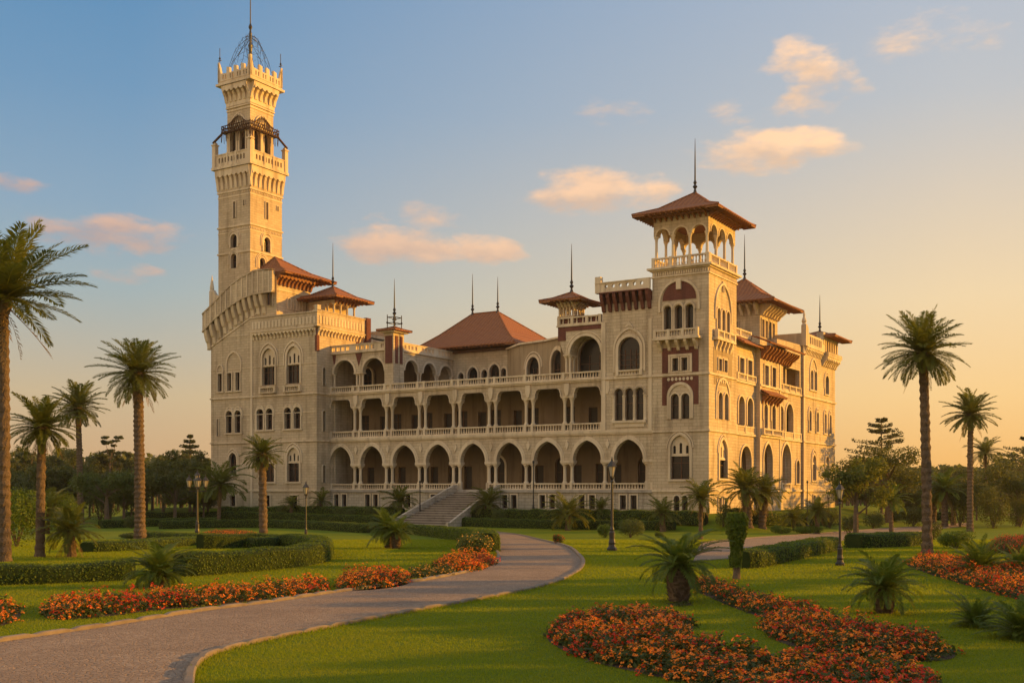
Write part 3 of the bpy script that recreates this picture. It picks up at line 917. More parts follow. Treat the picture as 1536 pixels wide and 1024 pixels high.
m = MB(); m.box(-6.1, -5.6, .36, TY, 14.3, 25.0); m.box(-5.6, -.46, TY - .5, TY, -.3, 25.0); m.build('tower_wall', 'stone', PAL)
m = MB()   # mouldings
ring(m, fT, -3.1, 4.1, 21.7, 'round', .22, -.16, .04, leg=1.0)
ring(m, fT, -3.0, 2.3, 12.0, 'round', .28, -.12, .04, leg=2.3)
ring(m, fT, -3.0, 2.75, 6.7, 'pointed', .12, -.1, .03)
ring(m, sT, 3.7, 4.4, 20.9, 'pointed', .2, -.16, .04, leg=1.0)
ring(m, sT, 3.65, 3.6, 12.0, 'round', .25, -.12, .04, leg=2.3)
ring(m, sT, 3.7, 3.0, 6.2, 'pointed', .12, -.1, .03)
for x in (-4.35, -3.15, -1.95): ring(m, fT, x, .95, 20.95, 'round', .16, -.22, .0, leg=.2)
m.fbox(fT, -3.35, -2.85, 22.9, 24.0, -.3, .02)
for z in (14.3, 8.55, 2.4):
    m.fbox(fT, -6.12, .1, z - .2, z, -.14, .02); m.fbox(sT, -.34, TY, z - .2, z, -.14, .02)
m.fbox(fT, -4.1, -1.9, 14.35, 16.25, -.06, .02) if False else None
m.fbox(fT, -4.3, -1.7, 14.4, 14.52, -.1, .02); m.fbox(fT, -4.3, -1.7, 16.1, 16.3, -.1, .02)
m.fbox(fT, -4.3, -4.05, 14.52, 16.1, -.08, .02); m.fbox(fT, -1.95, -1.7, 14.52, 16.1, -.08, .02)
m.build('moulding', 'stone_trim', PAL)
m = MB()
m.plate(fT, opening(-3.1, 3.7, 21.85, 21.9, 'round'), (), -.03, .02)
m.plate(fT, [(-5.0, 11.1), (-4.45, 11.1), (-4.45, 12.0)] + arc(-3.0, 2.9, 12.0, 'round')[::-1] + [(-1.55, 11.1), (-1.0, 11.1), (-1.0, 14.0), (-5.0, 14.0)], (), -.03, .02)
m.fbox(fT, -5.0, -4.32, 14.4, 17.0, -.03, .02); m.fbox(fT, -1.68, -1.0, 14.4, 17.0, -.03, .02); m.fbox(fT, -4.32, -1.68, 16.32, 17.0, -.03, .02)
m.build('brick_panel', 'brick_red', PAL)
m = MB()
m.fbox(sT, 1.0, 6.6, 16.3, 17.0, -.03, .02); m.fbox(sT, 1.0, 1.9, 14.4, 16.3, -.03, .02); m.fbox(sT, 5.3, 6.4, 14.4, 16.3, -.03, .02)
m.fbox(sT, 1.2, 6.2, 13.2, 14.0, -.03, .02)
m.build('brick_panel', 'plaster', PAL)
m = MB()   # small scroll relief in the panels
for fr, c0, z0, sg in ((fT, -3.0, 13.75, .42), (sT, 3.7, 13.6, .6)):
    for k in (-3, -2, -1, 0, 1, 2, 3):
        a = c0 + k * sg
        m.plate(fr, [(a + .16 * math.cos(t), z0 - .1 * abs(k) * 0 + .18 * math.sin(t)) for t in [i * PI / 4 for i in range(8)]], (), -.09, 0)
m.build('relief', 'stone_trim', PAL)
for fr, a0, a1, pj in ((fT, -5.7, -.6, 1.0), (sT, 1.0, 6.4, .5)):
    m = MB(); m.fbox(fr, a0, a1, 17.72, 17.95, -pj, .02); m.build('balcony', 'stone_trim', PAL)
    balustrade(fr, a0 + .1, a1 - .1, 17.95, .8, -pj + .2, (a0 + (a1 - a0) * .35, a0 + (a1 - a0) * .65), .3)
    corbels(fr, a0 + .6, a1 - .6, 4, 17.72, 1.1, pj - .1, .3, arches=False, top=False)
m = MB()
for (w0, z0, z1) in ((.12, 24.3, 24.45), (.2, 24.95, 25.1), (.45, 25.1, 25.3)):
    m.box(-6.1 - w0, .1 + w0, -.2 - w0, TY + w0, z0, z1)
m.build('cornice', 'stone_trim', PAL)
m = MB()
for i in range(24):
    a = -5.95 + i * .257; m.fbox(fT, a, a + .13, 24.5, 24.85, -.1, .01)
for i in range(32):
    a = -.05 + i * .247; m.fbox(sT, a, a + .13, 24.5, 24.85, -.1, .01)
m.build('frieze', 'stone_trim', PAL)
# belvedere
bx0, bx1, by0, by1 = -6.0, 0.0, -.1, TY - .1
fF, sF = F_(by0), S_(bx1)
fK, sK = Fr(0, by1, 0), S_(bx0 + .4)
for fr, a0, a1 in ((fF, bx0 - .15, bx1 + .15), (sF, by0, by1 + .1), (F_(by1), bx0 - .15, bx1 + .15), (S_(bx0), by0, by1)):
    balustrade(fr, a0, a1, 25.3, 1.05, 0, (a0 + (a1 - a0) / 3, a0 + 2 * (a1 - a0) / 3), .3)
zsB = 28.6
for fr, a0, a1, n in ((F_(by0 + .02), bx0, bx1, 3), (F_(by1 - .42), bx0, bx1, 3), (S_(bx1 - .02), by0 + .424, by1 - .424, 3), (S_(bx0 + .42), by0 + .424, by1 - .424, 3)):
    p = (a1 - a0) / n
    arcade(fr, [a0 + p * (i + .5) for i in range(n)], a0, a1, p - .55, zsB, 30.45, 'round', .4)
    for i in range(n): m = MB(); ring(m, fr, a0 + p * (i + .5), p - .55, zsB, 'round', .15, -.06, .03); m.build('archivolt', 'stone_trim', PAL)
for i in range(4):
    for j in range(4):
        if 0 < i < 3 and 0 < j < 3: continue
        x = bx0 + .22 + (bx1 - bx0 - .44) * i / 3; y = by0 + .22 + (by1 - by0 - .44) * j / 3
        column(Fr(x, y), 0, 26.3, zsB, .15, 0, .45)
m = MB(); m.box(bx0 + .4, bx1 - .4, by0 + .42, by1 - .42, 30.2, 30.44); m.build('ceiling', 'soffit', PAL)
corbels(fF, bx0 + .2, bx1 - .2, 9, 30.45, .4, .7, .15, 'soffit', False); corbels(sF, by0 + .2, by1 - .2, 12, 30.45, .4, .7, .15, 'soffit', False)
hip_roof(-7.7, 1.7, -1.8, 9.4, 30.78, 33.7)
spire(-3.0, 3.8, 33.6, 39.4)

# ---- right (sunlit) side: three bays and the end block
b2, b3, b4, eb = S_(-.1), S_(.4), S_(0), S_(.25)
Y2, Y3, Y4, Y5 = TY, 14.4, 21.8, 31.5
hs = [opening(11.2, 3.4, 2.3, 5.5, 'round')[::-1]]
hs += [opening(y, 1.9, 9.4, 11.6, 'round')[::-1] for y in (9.75, 12.5)]
hs += [window(b2, y, 1.4, 14.6, 16.7, 'flat', .16, False, 1) for y in (9.8, 12.4)]
hs += [window(b2, 11.2, 1.0, .4, 1.8, 'flat', .12, False, 0, .3)]
wall('side_wall', b2, (Y2, Y3, -.3, 18.6), hs, .55)
hs = [opening(17.2, 3.0, 2.6, 5.8, 'pointed')[::-1]]
hs += [window(b3, y, 1.25, 9.4, 11.5, 'round', .16, True, 0) for y in (16.3, 19.1)]
hs += [window(b3, y, 1.35, 14.2, 16.5, 'flat', .16, True, 1) for y in (16.6, 19.2)]
wall('side_wall', b3, (Y3, Y4, -.3, 18.7), hs, .55)
m = MB(); m.box(-.65, -.16, Y3, Y3 + .5, -.3, 18.7); m.box(-.65, -.16, Y4 - .5, Y4, -.3, 18.7); m.build('side_return_wall', 'stone', PAL)
hs = [opening(25.2, 3.6, 2.6, 5.7, 'pointed')[::-1]]
hs += [opening(26.4, 2.9, 9.3, 11.35, 'round')[::-1], opening(23.2, 1.5, 9.3, 11.6, 'round')[::-1]]
hs += [opening(27.4, 6.6, 14.6, 17.2, 'flat')[::-1]]
hs += [window(b4, 29.7, 1.3, 3.2, 5.4, 'round', .16, True, 1)]
wall('side_wall', b4, [(Y4, -.3), (Y5, -.3), (Y5, 20.5), (Y4, 20.2)], hs, .55)
fk = S_(-2.8)
kh = [window(fk, y, 1.5, 2.5, 5.2, 'round', .15, False, 1, .1, 'shutter') for y in (10.6, 16.5, 24.6)]
kh += [window(fk, y, 1.3, 8.8, 11.3, 'flat', .15, False, 1, .1, 'shutter') for y in (10.5, 13.0, 24.0, 27.0)]
kh += [window(fk, y, 1.4, 14.4, 16.9, 'flat', .15, False, 1, .1, 'shutter') for y in (24.6, 27.2, 29.8)]
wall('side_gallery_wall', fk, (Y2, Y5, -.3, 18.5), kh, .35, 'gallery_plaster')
m = MB()
for z in (2.3, 8.4, 14.1): m.box(-2.8, -.66, Y2, Y5, z - .25, z)
m.build('gallery_floor', 'step_stone', PAL)
hs = [window(eb, y, 1.6, 3.6, 5.9, 'pointed', .2, True, 1, tympanum=5.75) for y in (35.9, 42.0)]
hs += [window(eb, y, .95, 9.9, 12.0, 'round', .16, True, 0) for y in (34.1, 37.4, 41.0, 43.4)]
hs += [window(eb, y, 1.15, 15.2, 17.1, 'round', .14, True, 0) for y in (34.8, 36.5)]
hs += [window(eb, 41.8, 1.7, 15.1, 16.7, 'round', .18, True, 1)]
hs += [window(eb, y, .9, .4, 1.7, 'flat', .12, False, 0, .3) for y in (35.9, 42)]
wall('end_block_wall', eb, (Y5, 46.0, -.3, 21.9), hs, .55)
m = MB(); m.box(-14, -.31, Y5 + .002, Y5 + .5, -.3, 21.9); m.box(-14, -.31, 45.5, 46.0, -.3, 21.9); m.build('end_block_wall', 'stone', PAL)
m = MB(); m.box(-14, .2, Y5 + .1, 45.9, 21.0, 21.4); m.box(-14, .0, Y2, Y5, 18.0, 18.2); m.build('flat_roof', 'step_stone', PAL)
m = MB()
for fr, a0, a1 in ((b2, Y2, Y3), (b3, Y3, Y4), (b4, Y4, Y5), (eb, Y5 - .2, 46.15)):
    for z in (14.25, 8.55, 2.4): m.fbox(fr, a0, a1, z - .22, z, -.18, .02)
ring(m, b2, 11.2, 3.4, 5.5, 'round', .28, -.12, .04, leg=2.4)
for y in (9.75, 12.5): ring(m, b2, y, 1.9, 11.6, 'round', .22, -.12, .04, leg=2.1)
ring(m, b3, 17.2, 3.0, 5.8, 'pointed', .28, -.12, .04, leg=2.6)
for y in (16.3, 19.1): ring(m, b3, y, 1.65, 11.5, 'pointed', .18, -.13, .03, leg=1.2)
ring(m, b4, 25.2, 3.6, 5.7, 'pointed', .28, -.12, .04, leg=2.6)
ring(m, b4, 26.4, 2.9, 11.35, 'round', .25, -.12, .04, leg=2.0); ring(m, b4, 23.2, 1.5, 11.6, 'round', .2, -.12, .04, leg=2.0)
for y in (35.9, 42.0): ring(m, eb, y, 2.2, 6.1, 'pointed', .16, -.12, .03, leg=1.0)
for y in (34.1, 37.4, 41.0, 43.4): ring(m, eb, y, 1.4, 12.0, 'pointed', .14, -.12, .03, leg=.8)
ring(m, eb, 35.65, 3.0, 17.2, 'pointed', .2, -.12, .03, leg=1.2)
ring(m, eb, 41.8, 2.2, 16.8, 'round', .2, -.12, .03, leg=1.0)
m.fbox(eb, Y5 - .1, Y5 + .45, -.3, 21.9, -.08, .02); m.fbox(b3, Y3 - .02, Y3 + .4, -.3, 18, -.08, .02); m.fbox(b3, Y4 - .4, Y4 + .02, -.3, 18, -.08, .02)
m.build('moulding', 'stone_trim', PAL)
balustrade(b2, Y2 + .3, Y3 - .1, 8.6, .8, .1, (11.1,)); balustrade(b2, Y2 + .3, Y3 - .1, 14.3, .75, -.05, (11.1,))
balustrade(b3, Y3 + .3, Y4 - .3, 8.6, .7, -.25, (17.7,)); balustrade(b4, Y4, Y5 - .2, 8.6, .8, .1, (24.6, 28.2)); balustrade(b4, Y4, Y5 - .2, 14.3, .8, .1, (24, 26.5, 29))
balustrade(b2, Y2 + .1, Y3 + .3, 19.25, .85, .7, (11.1,)); balustrade(b4, 23.4, 27.0, 2.4, .8, .1)
m = MB(); m.box(-2.8, -.75, Y2, Y3 + .6, 18.2, 19.25); m.box(-.75, -.1, Y2, Y3, 18.6, 18.75); m.build('attic_wall', 'stone', PAL)


def lean_roof(fr, a0, a1, zh, zl, dh, dl, n=None, th=.14, name='roof', mat='roof_tile', hip=.6):
    m = MB()
    v = [fr.p(a0, zl, dl), fr.p(a1, zl, dl), fr.p(a1 - hip, zh, dh), fr.p(a0 + hip, zh, dh)]
    lo = [(p[0], p[1], p[2] - th) for p in v]
    m.add(v + lo, [(0, 1, 2, 3), (7, 6, 5, 4), (0, 4, 5, 1), (1, 5, 6, 2), (2, 6, 7, 3), (3, 7, 4, 0)])
    o = m.build(name, mat, PAL)
    q = MB()
    k = int((a1 - a0) / .55)
    for i in range(k + 1):
        a = a0 + .1 + (a1 - a0 - .2) * i / k
        A = Vector(fr.p(a, zl - th - .05, dl + .05)); B = Vector(fr.p(a, zh - th - .3, min(dh, 0.0)))
        q.tube(A, B, .06, .06, 4)
    q.build('rafter', 'soffit', o)
    return o


lean_roof(b2, Y2 + .05, Y3 + .3, 19.2, 18.25, .6, -1.1)
lean_roof(b3, Y3 - 1.3, Y4 + 4.4, 19.9, 18.75, 1.2, -1.7, hip=1.6)
corbels(b3, Y3 + .3, Y4 - .3, 6, 18.55, 1.5, 1.2, .34, 'soffit', False, top=False); corbels(b4, Y4 + .5, Y4 + 4.0, 4, 18.55, 1.4, 1.5, .28, 'soffit', False, top=False)
lean_roof(b3, Y3 - .1, Y4 - .8, 13.75, 13.1, 0, -1.15, hip=.3)
corbels(b3, Y3 + .5, Y4 - 1.4, 5, 13.0, 1.0, .85, .22, 'soffit', False, top=False)
# end block parapets
corbels(eb, Y5 + .4, 39.6, 12, 20.3, .9, .35, name='corbel_table')
m = MB()
m.plate(eb, [(Y5 - .2, 20.42), (39.8, 20.42), (39.8, 22.4), (38.3, 22.4), (38.3, 22.0), (Y5 + .9, 22.0), (Y5 + .9, 22.6), (Y5 + .3, 23.1), (Y5 - .2, 23.1)],
        [[(a, 20.8), (a, 21.7), (a + .5, 21.7), (a + .5, 20.8)] for a in (32.9, 33.7, 34.5, 35.3, 36.1, 36.9, 37.6)], -.4, -.1)
m.box(-10, .5, Y5 - .22, Y5 + .1, 20.42, 22.0)
m.build('parapet', 'stone_trim', PAL)
m = MB(); m.lathe(.3, Y5 + .1, [(.35, 22.0), (.35, 23.0), (.2, 23.2), (.32, 23.5), (.12, 24.1), (.16, 24.3), (.02, 24.9)], 8); m.build('pinnacle', 'stone_trim', PAL)
m = MB(); m.box(-.2, .7, 38.8, 39.7, 21.4, 23.0); m.build('chimney', 'stone', PAL)
corbels(eb, 39.8, 45.8, 7, 19.9, 1.3, .8, name='corbel_table')
m = MB(); m.fbox(eb, 39.6, 46.3, 20.02, 20.5, -.9, .2); m.box(-3.0, .6, 40.4, 46.2, 22.2, 22.5); m.box(-3.0, -.2, 40.6, 46, 20.5, 22.2); m.build('turret', 'stone', PAL)
m = MB()
for y in (40.5, 41.6, 42.7, 43.8, 44.9, 46.0): m.box(.3, .6, y - .15, y + .15, 20.5, 22.2)
m.build('turret_pillars', 'stone_trim', PAL)
hip_roof(-4.2, 2.2, 38.9, 47.4, 22.65, 23.7)
spire(-1.0, 43.1, 23.6, 28.6)

# ---- pavilion on the roof
px0, px1, py0, py1 = -9.6, -3.3, 25.4, 32.2
hs = [window(S_(px1), 26.3 + 1.35 * i, .85, 21.2, 23.3, 'flat', .12, False, 0) for i in range(4)]
wall('pavilion_wall', S_(px1), (py0 + .4, py1, 18.2, 25.0), hs, .4)
wall('pavilion_wall', F_(py0), (px0, px1, 18.2, 25.0), [window(F_(py0), x, .8, 21.2, 23.2, 'flat', .12, False, 0) for x in (-8.2, -6.5)], .4)
m = MB(); m.box(px0, px0 + .4, py0 + .4, py1, 18.2, 25.0); m.box(px0 + .4, px1 - .4, py1 - .4, py1, 18.2, 25.0); m.build('pavilion_wall', 'stone', PAL)
corbels(S_(px1), py0 + .3, py1 - .3, 6, 25.0, 1.3, 1.3, .3, 'stone_trim', False); corbels(F_(py0), px0 + .3, px1 - .3, 6, 25.0, 1.3, 1.3, .3, 'stone_trim', False)
hip_roof(px0 - 2.6, px1 + 2.6, py0 - 2.6, py1 + 2.6, 25.3, 29.0)
spire(-6.45, 28.8, 28.9, 34.6)

# ---- left block
fL = F_(-2.5); sL = S_(-49.8)
hs = []
for c in (-57.75, -53.6):
    hs.append(window(fL, c, 2.15, 15.6, 18.9, 'pointed', .22, False, 2, tympanum=18.0))
for x in (-59.2, -57.6, -54.5, -52.95): hs.append(window(fL, x, 1.1, 10.0, 11.8, 'horse', .15, True, 1))
for c in (-57.75, -53.6): hs.append(window(fL, c, 2.0, 3.4, 6.4, 'pointed', .22, True, 1, tympanum=5.8))
hs.append(window(fL, -66.3, .75, 15.2, 17.5, 'flat', .14, True, 0)); hs += [window(fL, x, .75, 15.2, 17.5, 'flat', .12, True, 0) for x in (-64.6, -63.1)]
hs += [window(fL, x, 1.05, 9.75, 11.8, 'horse', .15, True, 1) for x in (-64.65, -63.1)]
hs.append(window(fL, -66.7, .3, 9.4, 11.6, 'flat', .08, False, 0))
hs.append(window(fL, -64.0, 1.4, 4.3, 6.3, 'pointed', .18, True, 1))
hs += [window(fL, x, 1.0, .3, 1.7, 'flat', .12, False, 0, .3) for x in (-58.0, -53.4, -64)]
wall('left_block_wall', fL, [(-68, -.3), (-49.8, -.3), (-49.8, 24.0), (-59.6, 24.0), (-59.6, 27.0), (-63.7, 25.8), (-68, 23.0)], hs, .6, label='shaded front wall of the left block')
hs = [window(sL, -1.25, .5, z0, z1, 'round', .1, False, 0, .3) for z0, z1 in ((3.3, 5.2), (9.6, 11.9), (15.2, 17.2))]
wall('left_block_wall', sL, [(-1.9, -.3), (0, -.3), (0, 14.0), (6.5, 14.0), (6.5, 24.0), (-1.9, 24.0)], hs, .5, label='sunlit return wall of the left block')
m = MB(); m.box(-68, -67.5, -1.9, 3, -.3, 22.8); m.box(-72.6, -50.3, 3, 3.5, -.3, 24); m.box(-72.6, -72.1, 3.5, 14, -.3, 24); m.box(-72.1, -50.3, 13.5, 14, -.3, 24)
m.box(-50.3, -49.8, 6.5, 14, 14.3, 22.0)
m.box(-67.5, -50.3, -1.9, 13.5, 22.4, 22.8); m.build('left_block_wall', 'stone', PAL)
m = MB()
for z in (14.35, 8.55, 2.4):
    m.fbox(fL, -68.1, -49.65, z - .2, z, -.16, .02); m.fbox(sL, -2.5, -.25, z - .2, z, -.16, .02)
m.fbox(fL, -60.85, -60.5, -.3, 24, -.12, .02)
for c in (-57.75, -53.6):
    ring(m, fL, c, 2.9, 19.0, 'pointed', .16, -.13, .03, leg=1.1)
    ring(m, fL, c, 2.6, 6.5, 'pointed', .14, -.12, .03, leg=.8)
ring(m, fL, -63.85, 2.4, 18.6, 'pointed', .2, -.13, .03, leg=1.0); ring(m, fL, -66.3, .9, 18.0, 'pointed', .16, -.12, .03, leg=.4)
for x in (-59.2, -57.6, -54.5, -52.95, -64.65, -63.1): ring(m, fL, x, 1.45, 12.1, 'pointed', .12, -.11, .03, leg=.5)
ring(m, fL, -64.0, 1.9, 6.4, 'pointed', .14, -.12, .03, leg=.8)
for z in (12.0, 18.05): m.fbox(fL, -68, -49.8, z - .09, z, -.05, .02)
m.build('moulding', 'stone_trim', PAL)
for c in (-57.75, -53.6):
    balustrade(fL, c - 1.4, c + 1.4, 14.55, .8, -.2, (), .3)
# parapet on the left block
corbels(fL, -60.3, -50.0, 17, 22.3, 1.0, .42, name='corbel_table'); corbels(sL, -2.3, 6.3, 14, 22.3, 1.0, .42, name='corbel_table')
m = MB(); m.fbox(fL, -60.5, -49.4, 22.42, 24.1, -.4, -.002); m.fbox(sL, -2.5, 6.6, 22.42, 24.3, -.4, -.002)
m.fbox(fL, -60.5, -49.3, 24.1, 24.28, -.5, .3); m.fbox(sL, -2.9, 6.6, 24.3, 24.45, -.5, .3); m.fbox(sL, -2.95, -2.3, 24.3, 25.0, -.5, .0)
m.build('parapet', 'stone', PAL)
m = MB()
for i in range(19): a = -60.1 + i * .57; m.plate(fL, opening(a, .34, 22.75, 23.5, 'round', 3), (), -.46, -.38)
for i in range(15): a = -2.3 + i * .58; m.plate(sL, opening(a, .34, 22.75, 23.6, 'round', 3), (), -.46, -.38)
m.build('frieze', 'stone_trim', PAL)
m = MB(); m.box(-50.05, -49.72, -2.56, -2.1, 19.4, 22.3); m.box(-49.798, -49.72, 5.0, 5.5, 20.2, 23.2); m.box(-49.7, -49.2, 6.4, 7.3, 20.2, 24.6); m.build('brick_panel', 'brick_red', PAL)
m = MB(); m.box(-49.75, -49.35, 7.3, 13, 20.25, 21.6); m.build('brick_parapet', 'brick_red', PAL)
balustrade(S_(-49.3), 7.3, 16, 21.0, .9, 0)
# raking machicolated parapet
low = [(-68.6, 22.9), (-66.4, 24.4), (-63.7, 25.8), (-61.6, 26.6), (-59.6, 27.0), (-56.3, 27.1)]
upp = [(-56.3, 29.8), (-59.3, 29.95), (-61.7, 29.3), (-63.5, 28.5), (-65.2, 27.4), (-67, 26.2), (-68.6, 25.2)]
m = MB(); m.plate(fL, low + upp, (), -.95, -.5)
m.plate(fL, [(x, z + (.0 if i < 6 else .18)) for i, (x, z) in enumerate([(p[0], p[1]) for p in upp[::-1]])] + [(x, z + .2) for x, z in upp], (), -1.05, -.4)
m.plate(fL, low + [(x, z + .2) for x, z in low[::-1]], (), -1.05, -.5)
m.build('raking_parapet', 'stone', PAL)


def lineat(x, pts):
    for (xa, za), (xb, zb) in zip(pts, pts[1:]):
        if xa <= x <= xb: return za + (zb - za) * (x - xa) / (xb - xa)
    return pts[-1][1]


m = MB()
for i in range(13):       # blind panels and merlon ribs on the rake
    x = -68.0 + i * .93
    zl_, zu = lineat(x, low), lineat(x, upp[::-1])
    m.fbox(fL, x - .1, x + .1, zl_ + .2, zu, -1.03, -.9)
m.build('rib', 'stone_trim', PAL)
m = MB()
for i in range(11):
    x = -68.2 + i * .98; zt = lineat(x, low)
    w = .5; prof = [(.03, zt - 2.5), (-.2, zt - 2.35), (-.35, zt - 1.6), (-.55, zt - 1.4), (-.8, zt - .7), (-.98, zt + .1), (.03, zt + .1)]
    l = [fL.p(x - w / 2, z, d) for d, z in prof]; r = [fL.p(x + w / 2, z, d) for d, z in prof]; k = 7
    m.add(l + r, [tuple(range(k - 1, -1, -1)), tuple(range(k, 2 * k))] + [(j, (j + 1) % k, k + (j + 1) % k, k + j) for j in range(k)])
m.build('corbel', 'stone_trim', PAL)
m = MB(); m.plate(fL, [(-68.6, 20.9), (-59.6, 25.0), (-59.6, 24.8), (-68.6, 20.7)][::-1], (), -.12, .02); m.build('string_course', 'stone_trim', PAL)
m = MB()
rk = [(-68.0, 22.0), (-56.4, 22.0), (-56.4, 29.2), (-59.3, 29.3), (-61.7, 28.7), (-65.2, 26.8), (-68, 25)]
m.plate(fL, rk, (), -.04, -.002)
m.box(-68.6, -68.0, -3.4, 3, 22.9, 24.9)
m.box(-59.6, -56.9, -2.5, 4.3, 22.4, 29.7)
m.build('bastion_wall', 'stone', PAL)
window(Fr(0, -2.52), -57.3, .4, 25.6, 27.2, 'round', .1, False, 0, -.45, bars=0)
m = MB(); m.lathe(-67.4, -2.9, [(.4, 25.6), (.38, 28.2), (.28, 28.4), (.3, 28.7), (.02, 30.4)], 8)
m.plate(Fr(0, -2.9), [(-67.4, 25.6), (-64.6, 27.0), (-65.6, 27.4), (-66.5, 27.7), (-67.0, 28.4)], (), -.2, .2); m.build('pinnacle', 'stone_trim', PAL)
m = MB(); m.box(-66.3, -62.0, 0.5, 3, 22.8, 30.8); m.box(-64.8, -63.9, -.8, .5, 22.8, 30.0); m.build('stair_turret', 'stone', PAL)
# block under the small red roof
sD = S_(-56.898)
hs = [window(sD, y, .5, 25.5, 26.6, 'round', .1, False, 0, .3, bars=0) for y in (.2, 1.3, 2.4, 3.5)]
m = MB(); m.fbox(sD, -2.4, 4.5, 27.6, 27.75, -.1, .0); m.build('string_course', 'stone_trim', PAL)
corbels(sD, -2.2, 4.2, 9, 29.6, 1.4, .9, .28, 'soffit', True)
hip_roof(-61.6, -55.2, -2.3, 7.6, 29.9, 32.3, top=(-58.9, -.2))
# turret with pyramid roof on the left block
tx0, tx1, ty0, ty1 = -56.2, -51.9, 3.2, 7.6
m = MB(); m.box(tx0, tx1, ty0, ty1, 22.8, 24.9); m.box(tx0, tx1 - 1.5, ty0, ty1 - .2, 24.9, 26.3); m.box(tx0, tx1, ty0, ty1, 26.3, 26.75); m.build('turret', 'stone', PAL)
for y in (3.4, 4.7, 6.0, 7.4): column(Fr(tx1 - .2, y), 0, 24.9, 26.3, .14, 0, .35)
for x in (-53.0, -54.2, -55.3): column(Fr(x, ty0 + .05), 0, 24.9, 26.3, .12, 0, .35)
corbels(S_(tx1), ty0 + .2, ty1 - .2, 6, 26.75, .5, .6, .18, 'soffit', False)
hip_roof(tx0 - 1.5, tx1 + 1.7, ty0 - 1.6, ty1 + 1.7, 27.05, 28.9)
spire(-54.0, 5.4, 28.8, 34.6)

# ---- tall tower
mx0, mx1, my0, my1 = -72.4, -66.4, 3.0, 9.1
fM, sM = F_(my0), S_(mx1)
hs = [window(fM, -69.4, 1.2, 35.3, 36.5, 'round', .2, False, 0, .45, bars=0), window(fM, -69.4, 1.1, 32.5, 33.9, 'round', .16, False, 1, .45),
      window(fM, -69.3, .42, 39.3, 41.5, 'flat', .1, False, 0, .3, bars=0), window(fM, -67.5, .25, 40.8, 41.5, 'flat', .06, False, 0, .3, bars=0)]
wall('tall_tower_wall', fM, (mx0, mx1, 22.8, 45.0), hs, .6, label='shaded front wall of the tall tower shaft')
hs = [window(sM, 6.1, 1.2, 34.9, 36.3, 'round', .25, False, 1, .4, bars=1), window(sM, 5.2, 1.1, 32.0, 33.4, 'round', .16, False, 1, .4),
      window(sM, 6.1, .45, 39.4, 41.7, 'flat', .1, False, 0, .3, bars=0), window(sM, 8.2, .3, 41.0, 41.6, 'flat', .06, False, 0, .3, bars=0)]
wall('tall_tower_wall', sM, (my0 + .6, my1, 22.8, 45.0), hs, .6, label='sunlit right wall of the tall tower shaft')
m = MB(); m.box(mx0, mx0 + .6, my0 + .6, my1, 22.8, 45); m.box(mx0 + .6, mx1 - .6, my1 - .6, my1, 22.8, 45); m.build('tall_tower_wall', 'stone', PAL)
m = MB()


def band(m, x0, x1, y0, y1, z0, z1, p):
    m.box(x0 - p, x1 + p, y0 - p, y1 + p, z0, z1)


for z in (34.6, 38.2, 43.0): band(m, mx0, mx1, my0, my1, z - .12, z + .08, .14)
band(m, mx0, mx1, my0, my1, 42.2, 42.4, .05); band(m, mx0, mx1, my0, my1, 37.3, 37.45, .05)
m.build('string_course', 'stone_trim', PAL)
m = MB()
for z in (42.55, 37.6):
    for i in range(20):
        m.fbox(fM, mx0 + .1 + i * .3, mx0 + .24 + i * .3, z, z + .28, -.07, .01); m.fbox(sM, my0 + .1 + i * .3, my0 + .24 + i * .3, z, z + .28, -.07, .01)
m.build('frieze', 'stone_trim', PAL)
m = MB()
for fr, a, z in ((fM, -69.4, 36.6), (sM, 6.1, 36.5), (fM, -69.4, 33.9), (sM, 5.2, 33.4)):
    ring(m, fr, a, 1.7, z, 'round', .14, -.16, .03, leg=.9)
    ring(m, fr, a, 2.2, z, 'round', .1, -.1, .03, leg=.9)
m.build('archivolt', 'stone_trim', PAL)
corbels(fM, mx0, mx1, 7, 46.1, 2.9, .5, .42); corbels(sM, my0, my1, 7, 46.1, 2.9, .5, .42)
corbels(Fr(0, my1, PI), -mx1, -mx0, 7, 46.1, 3.0, .95, .45) if False else None
m = MB(); band(m, mx0, mx1, my0, my1, 45.0, 46.1, .1); band(m, mx0, mx1, my0, my1, 46.1, 46.45, .68)
m.build('cornice', 'stone_trim', PAL)
for fr, a0, a1 in ((F_(my0 - .36), mx0 - .4, mx1 + .4), (S_(mx1 + .36), my0 - .4, my1 + .4), (F_(my1 + .36), mx0 - .4, mx1 + .4), (S_(mx0 - .36), my0 - .4, my1 + .4)):
    q = MB(); hh = [opening(a0 + .8 + (a1 - a0 - 1.6) * (i + .5) / 9, .32, 46.95, 47.5, 'round', 3)[::-1] for i in range(9)]
    q.plate(fr, [(a0, 46.45), (a1, 46.45), (a1, 48.0), (a0, 48.0)], hh, -.14, .14)
    q.fbox(fr, a0 - .05, a1 + .05, 48.0, 48.15, -.2, .2); q.build('parapet', 'stone_trim', PAL)
m = MB()
for x in (mx0 - .3, mx1 + .3):
    for y in (my0 - .3, my1 + .3):
        m = MB(); m.box(x - .3, x + .3, y - .3, y + .3, 46.45, 49.5); m.box(x - .4, x + .4, y - .4, y + .4, 49.5, 49.65); m.lathe(x, y, [(.34, 49.65), (.3, 49.9), (.05, 50.1)], 4); m.build('parapet_pier', 'stone_trim', PAL)
for x in (mx0 + 2.2, mx1 - 2.2): m = MB(); m.box(x - .15, x + .15, my0 - .6, my0 - .15, 46.45, 48.2); m.build('parapet_pier', 'stone_trim', PAL)
for y in (my0 + 2.2, my1 - 2.2): m = MB(); m.box(mx1 + .15, mx1 + .6, y - .15, y + .15, 46.45, 48.2); m.build('parapet_pier', 'stone_trim', PAL)
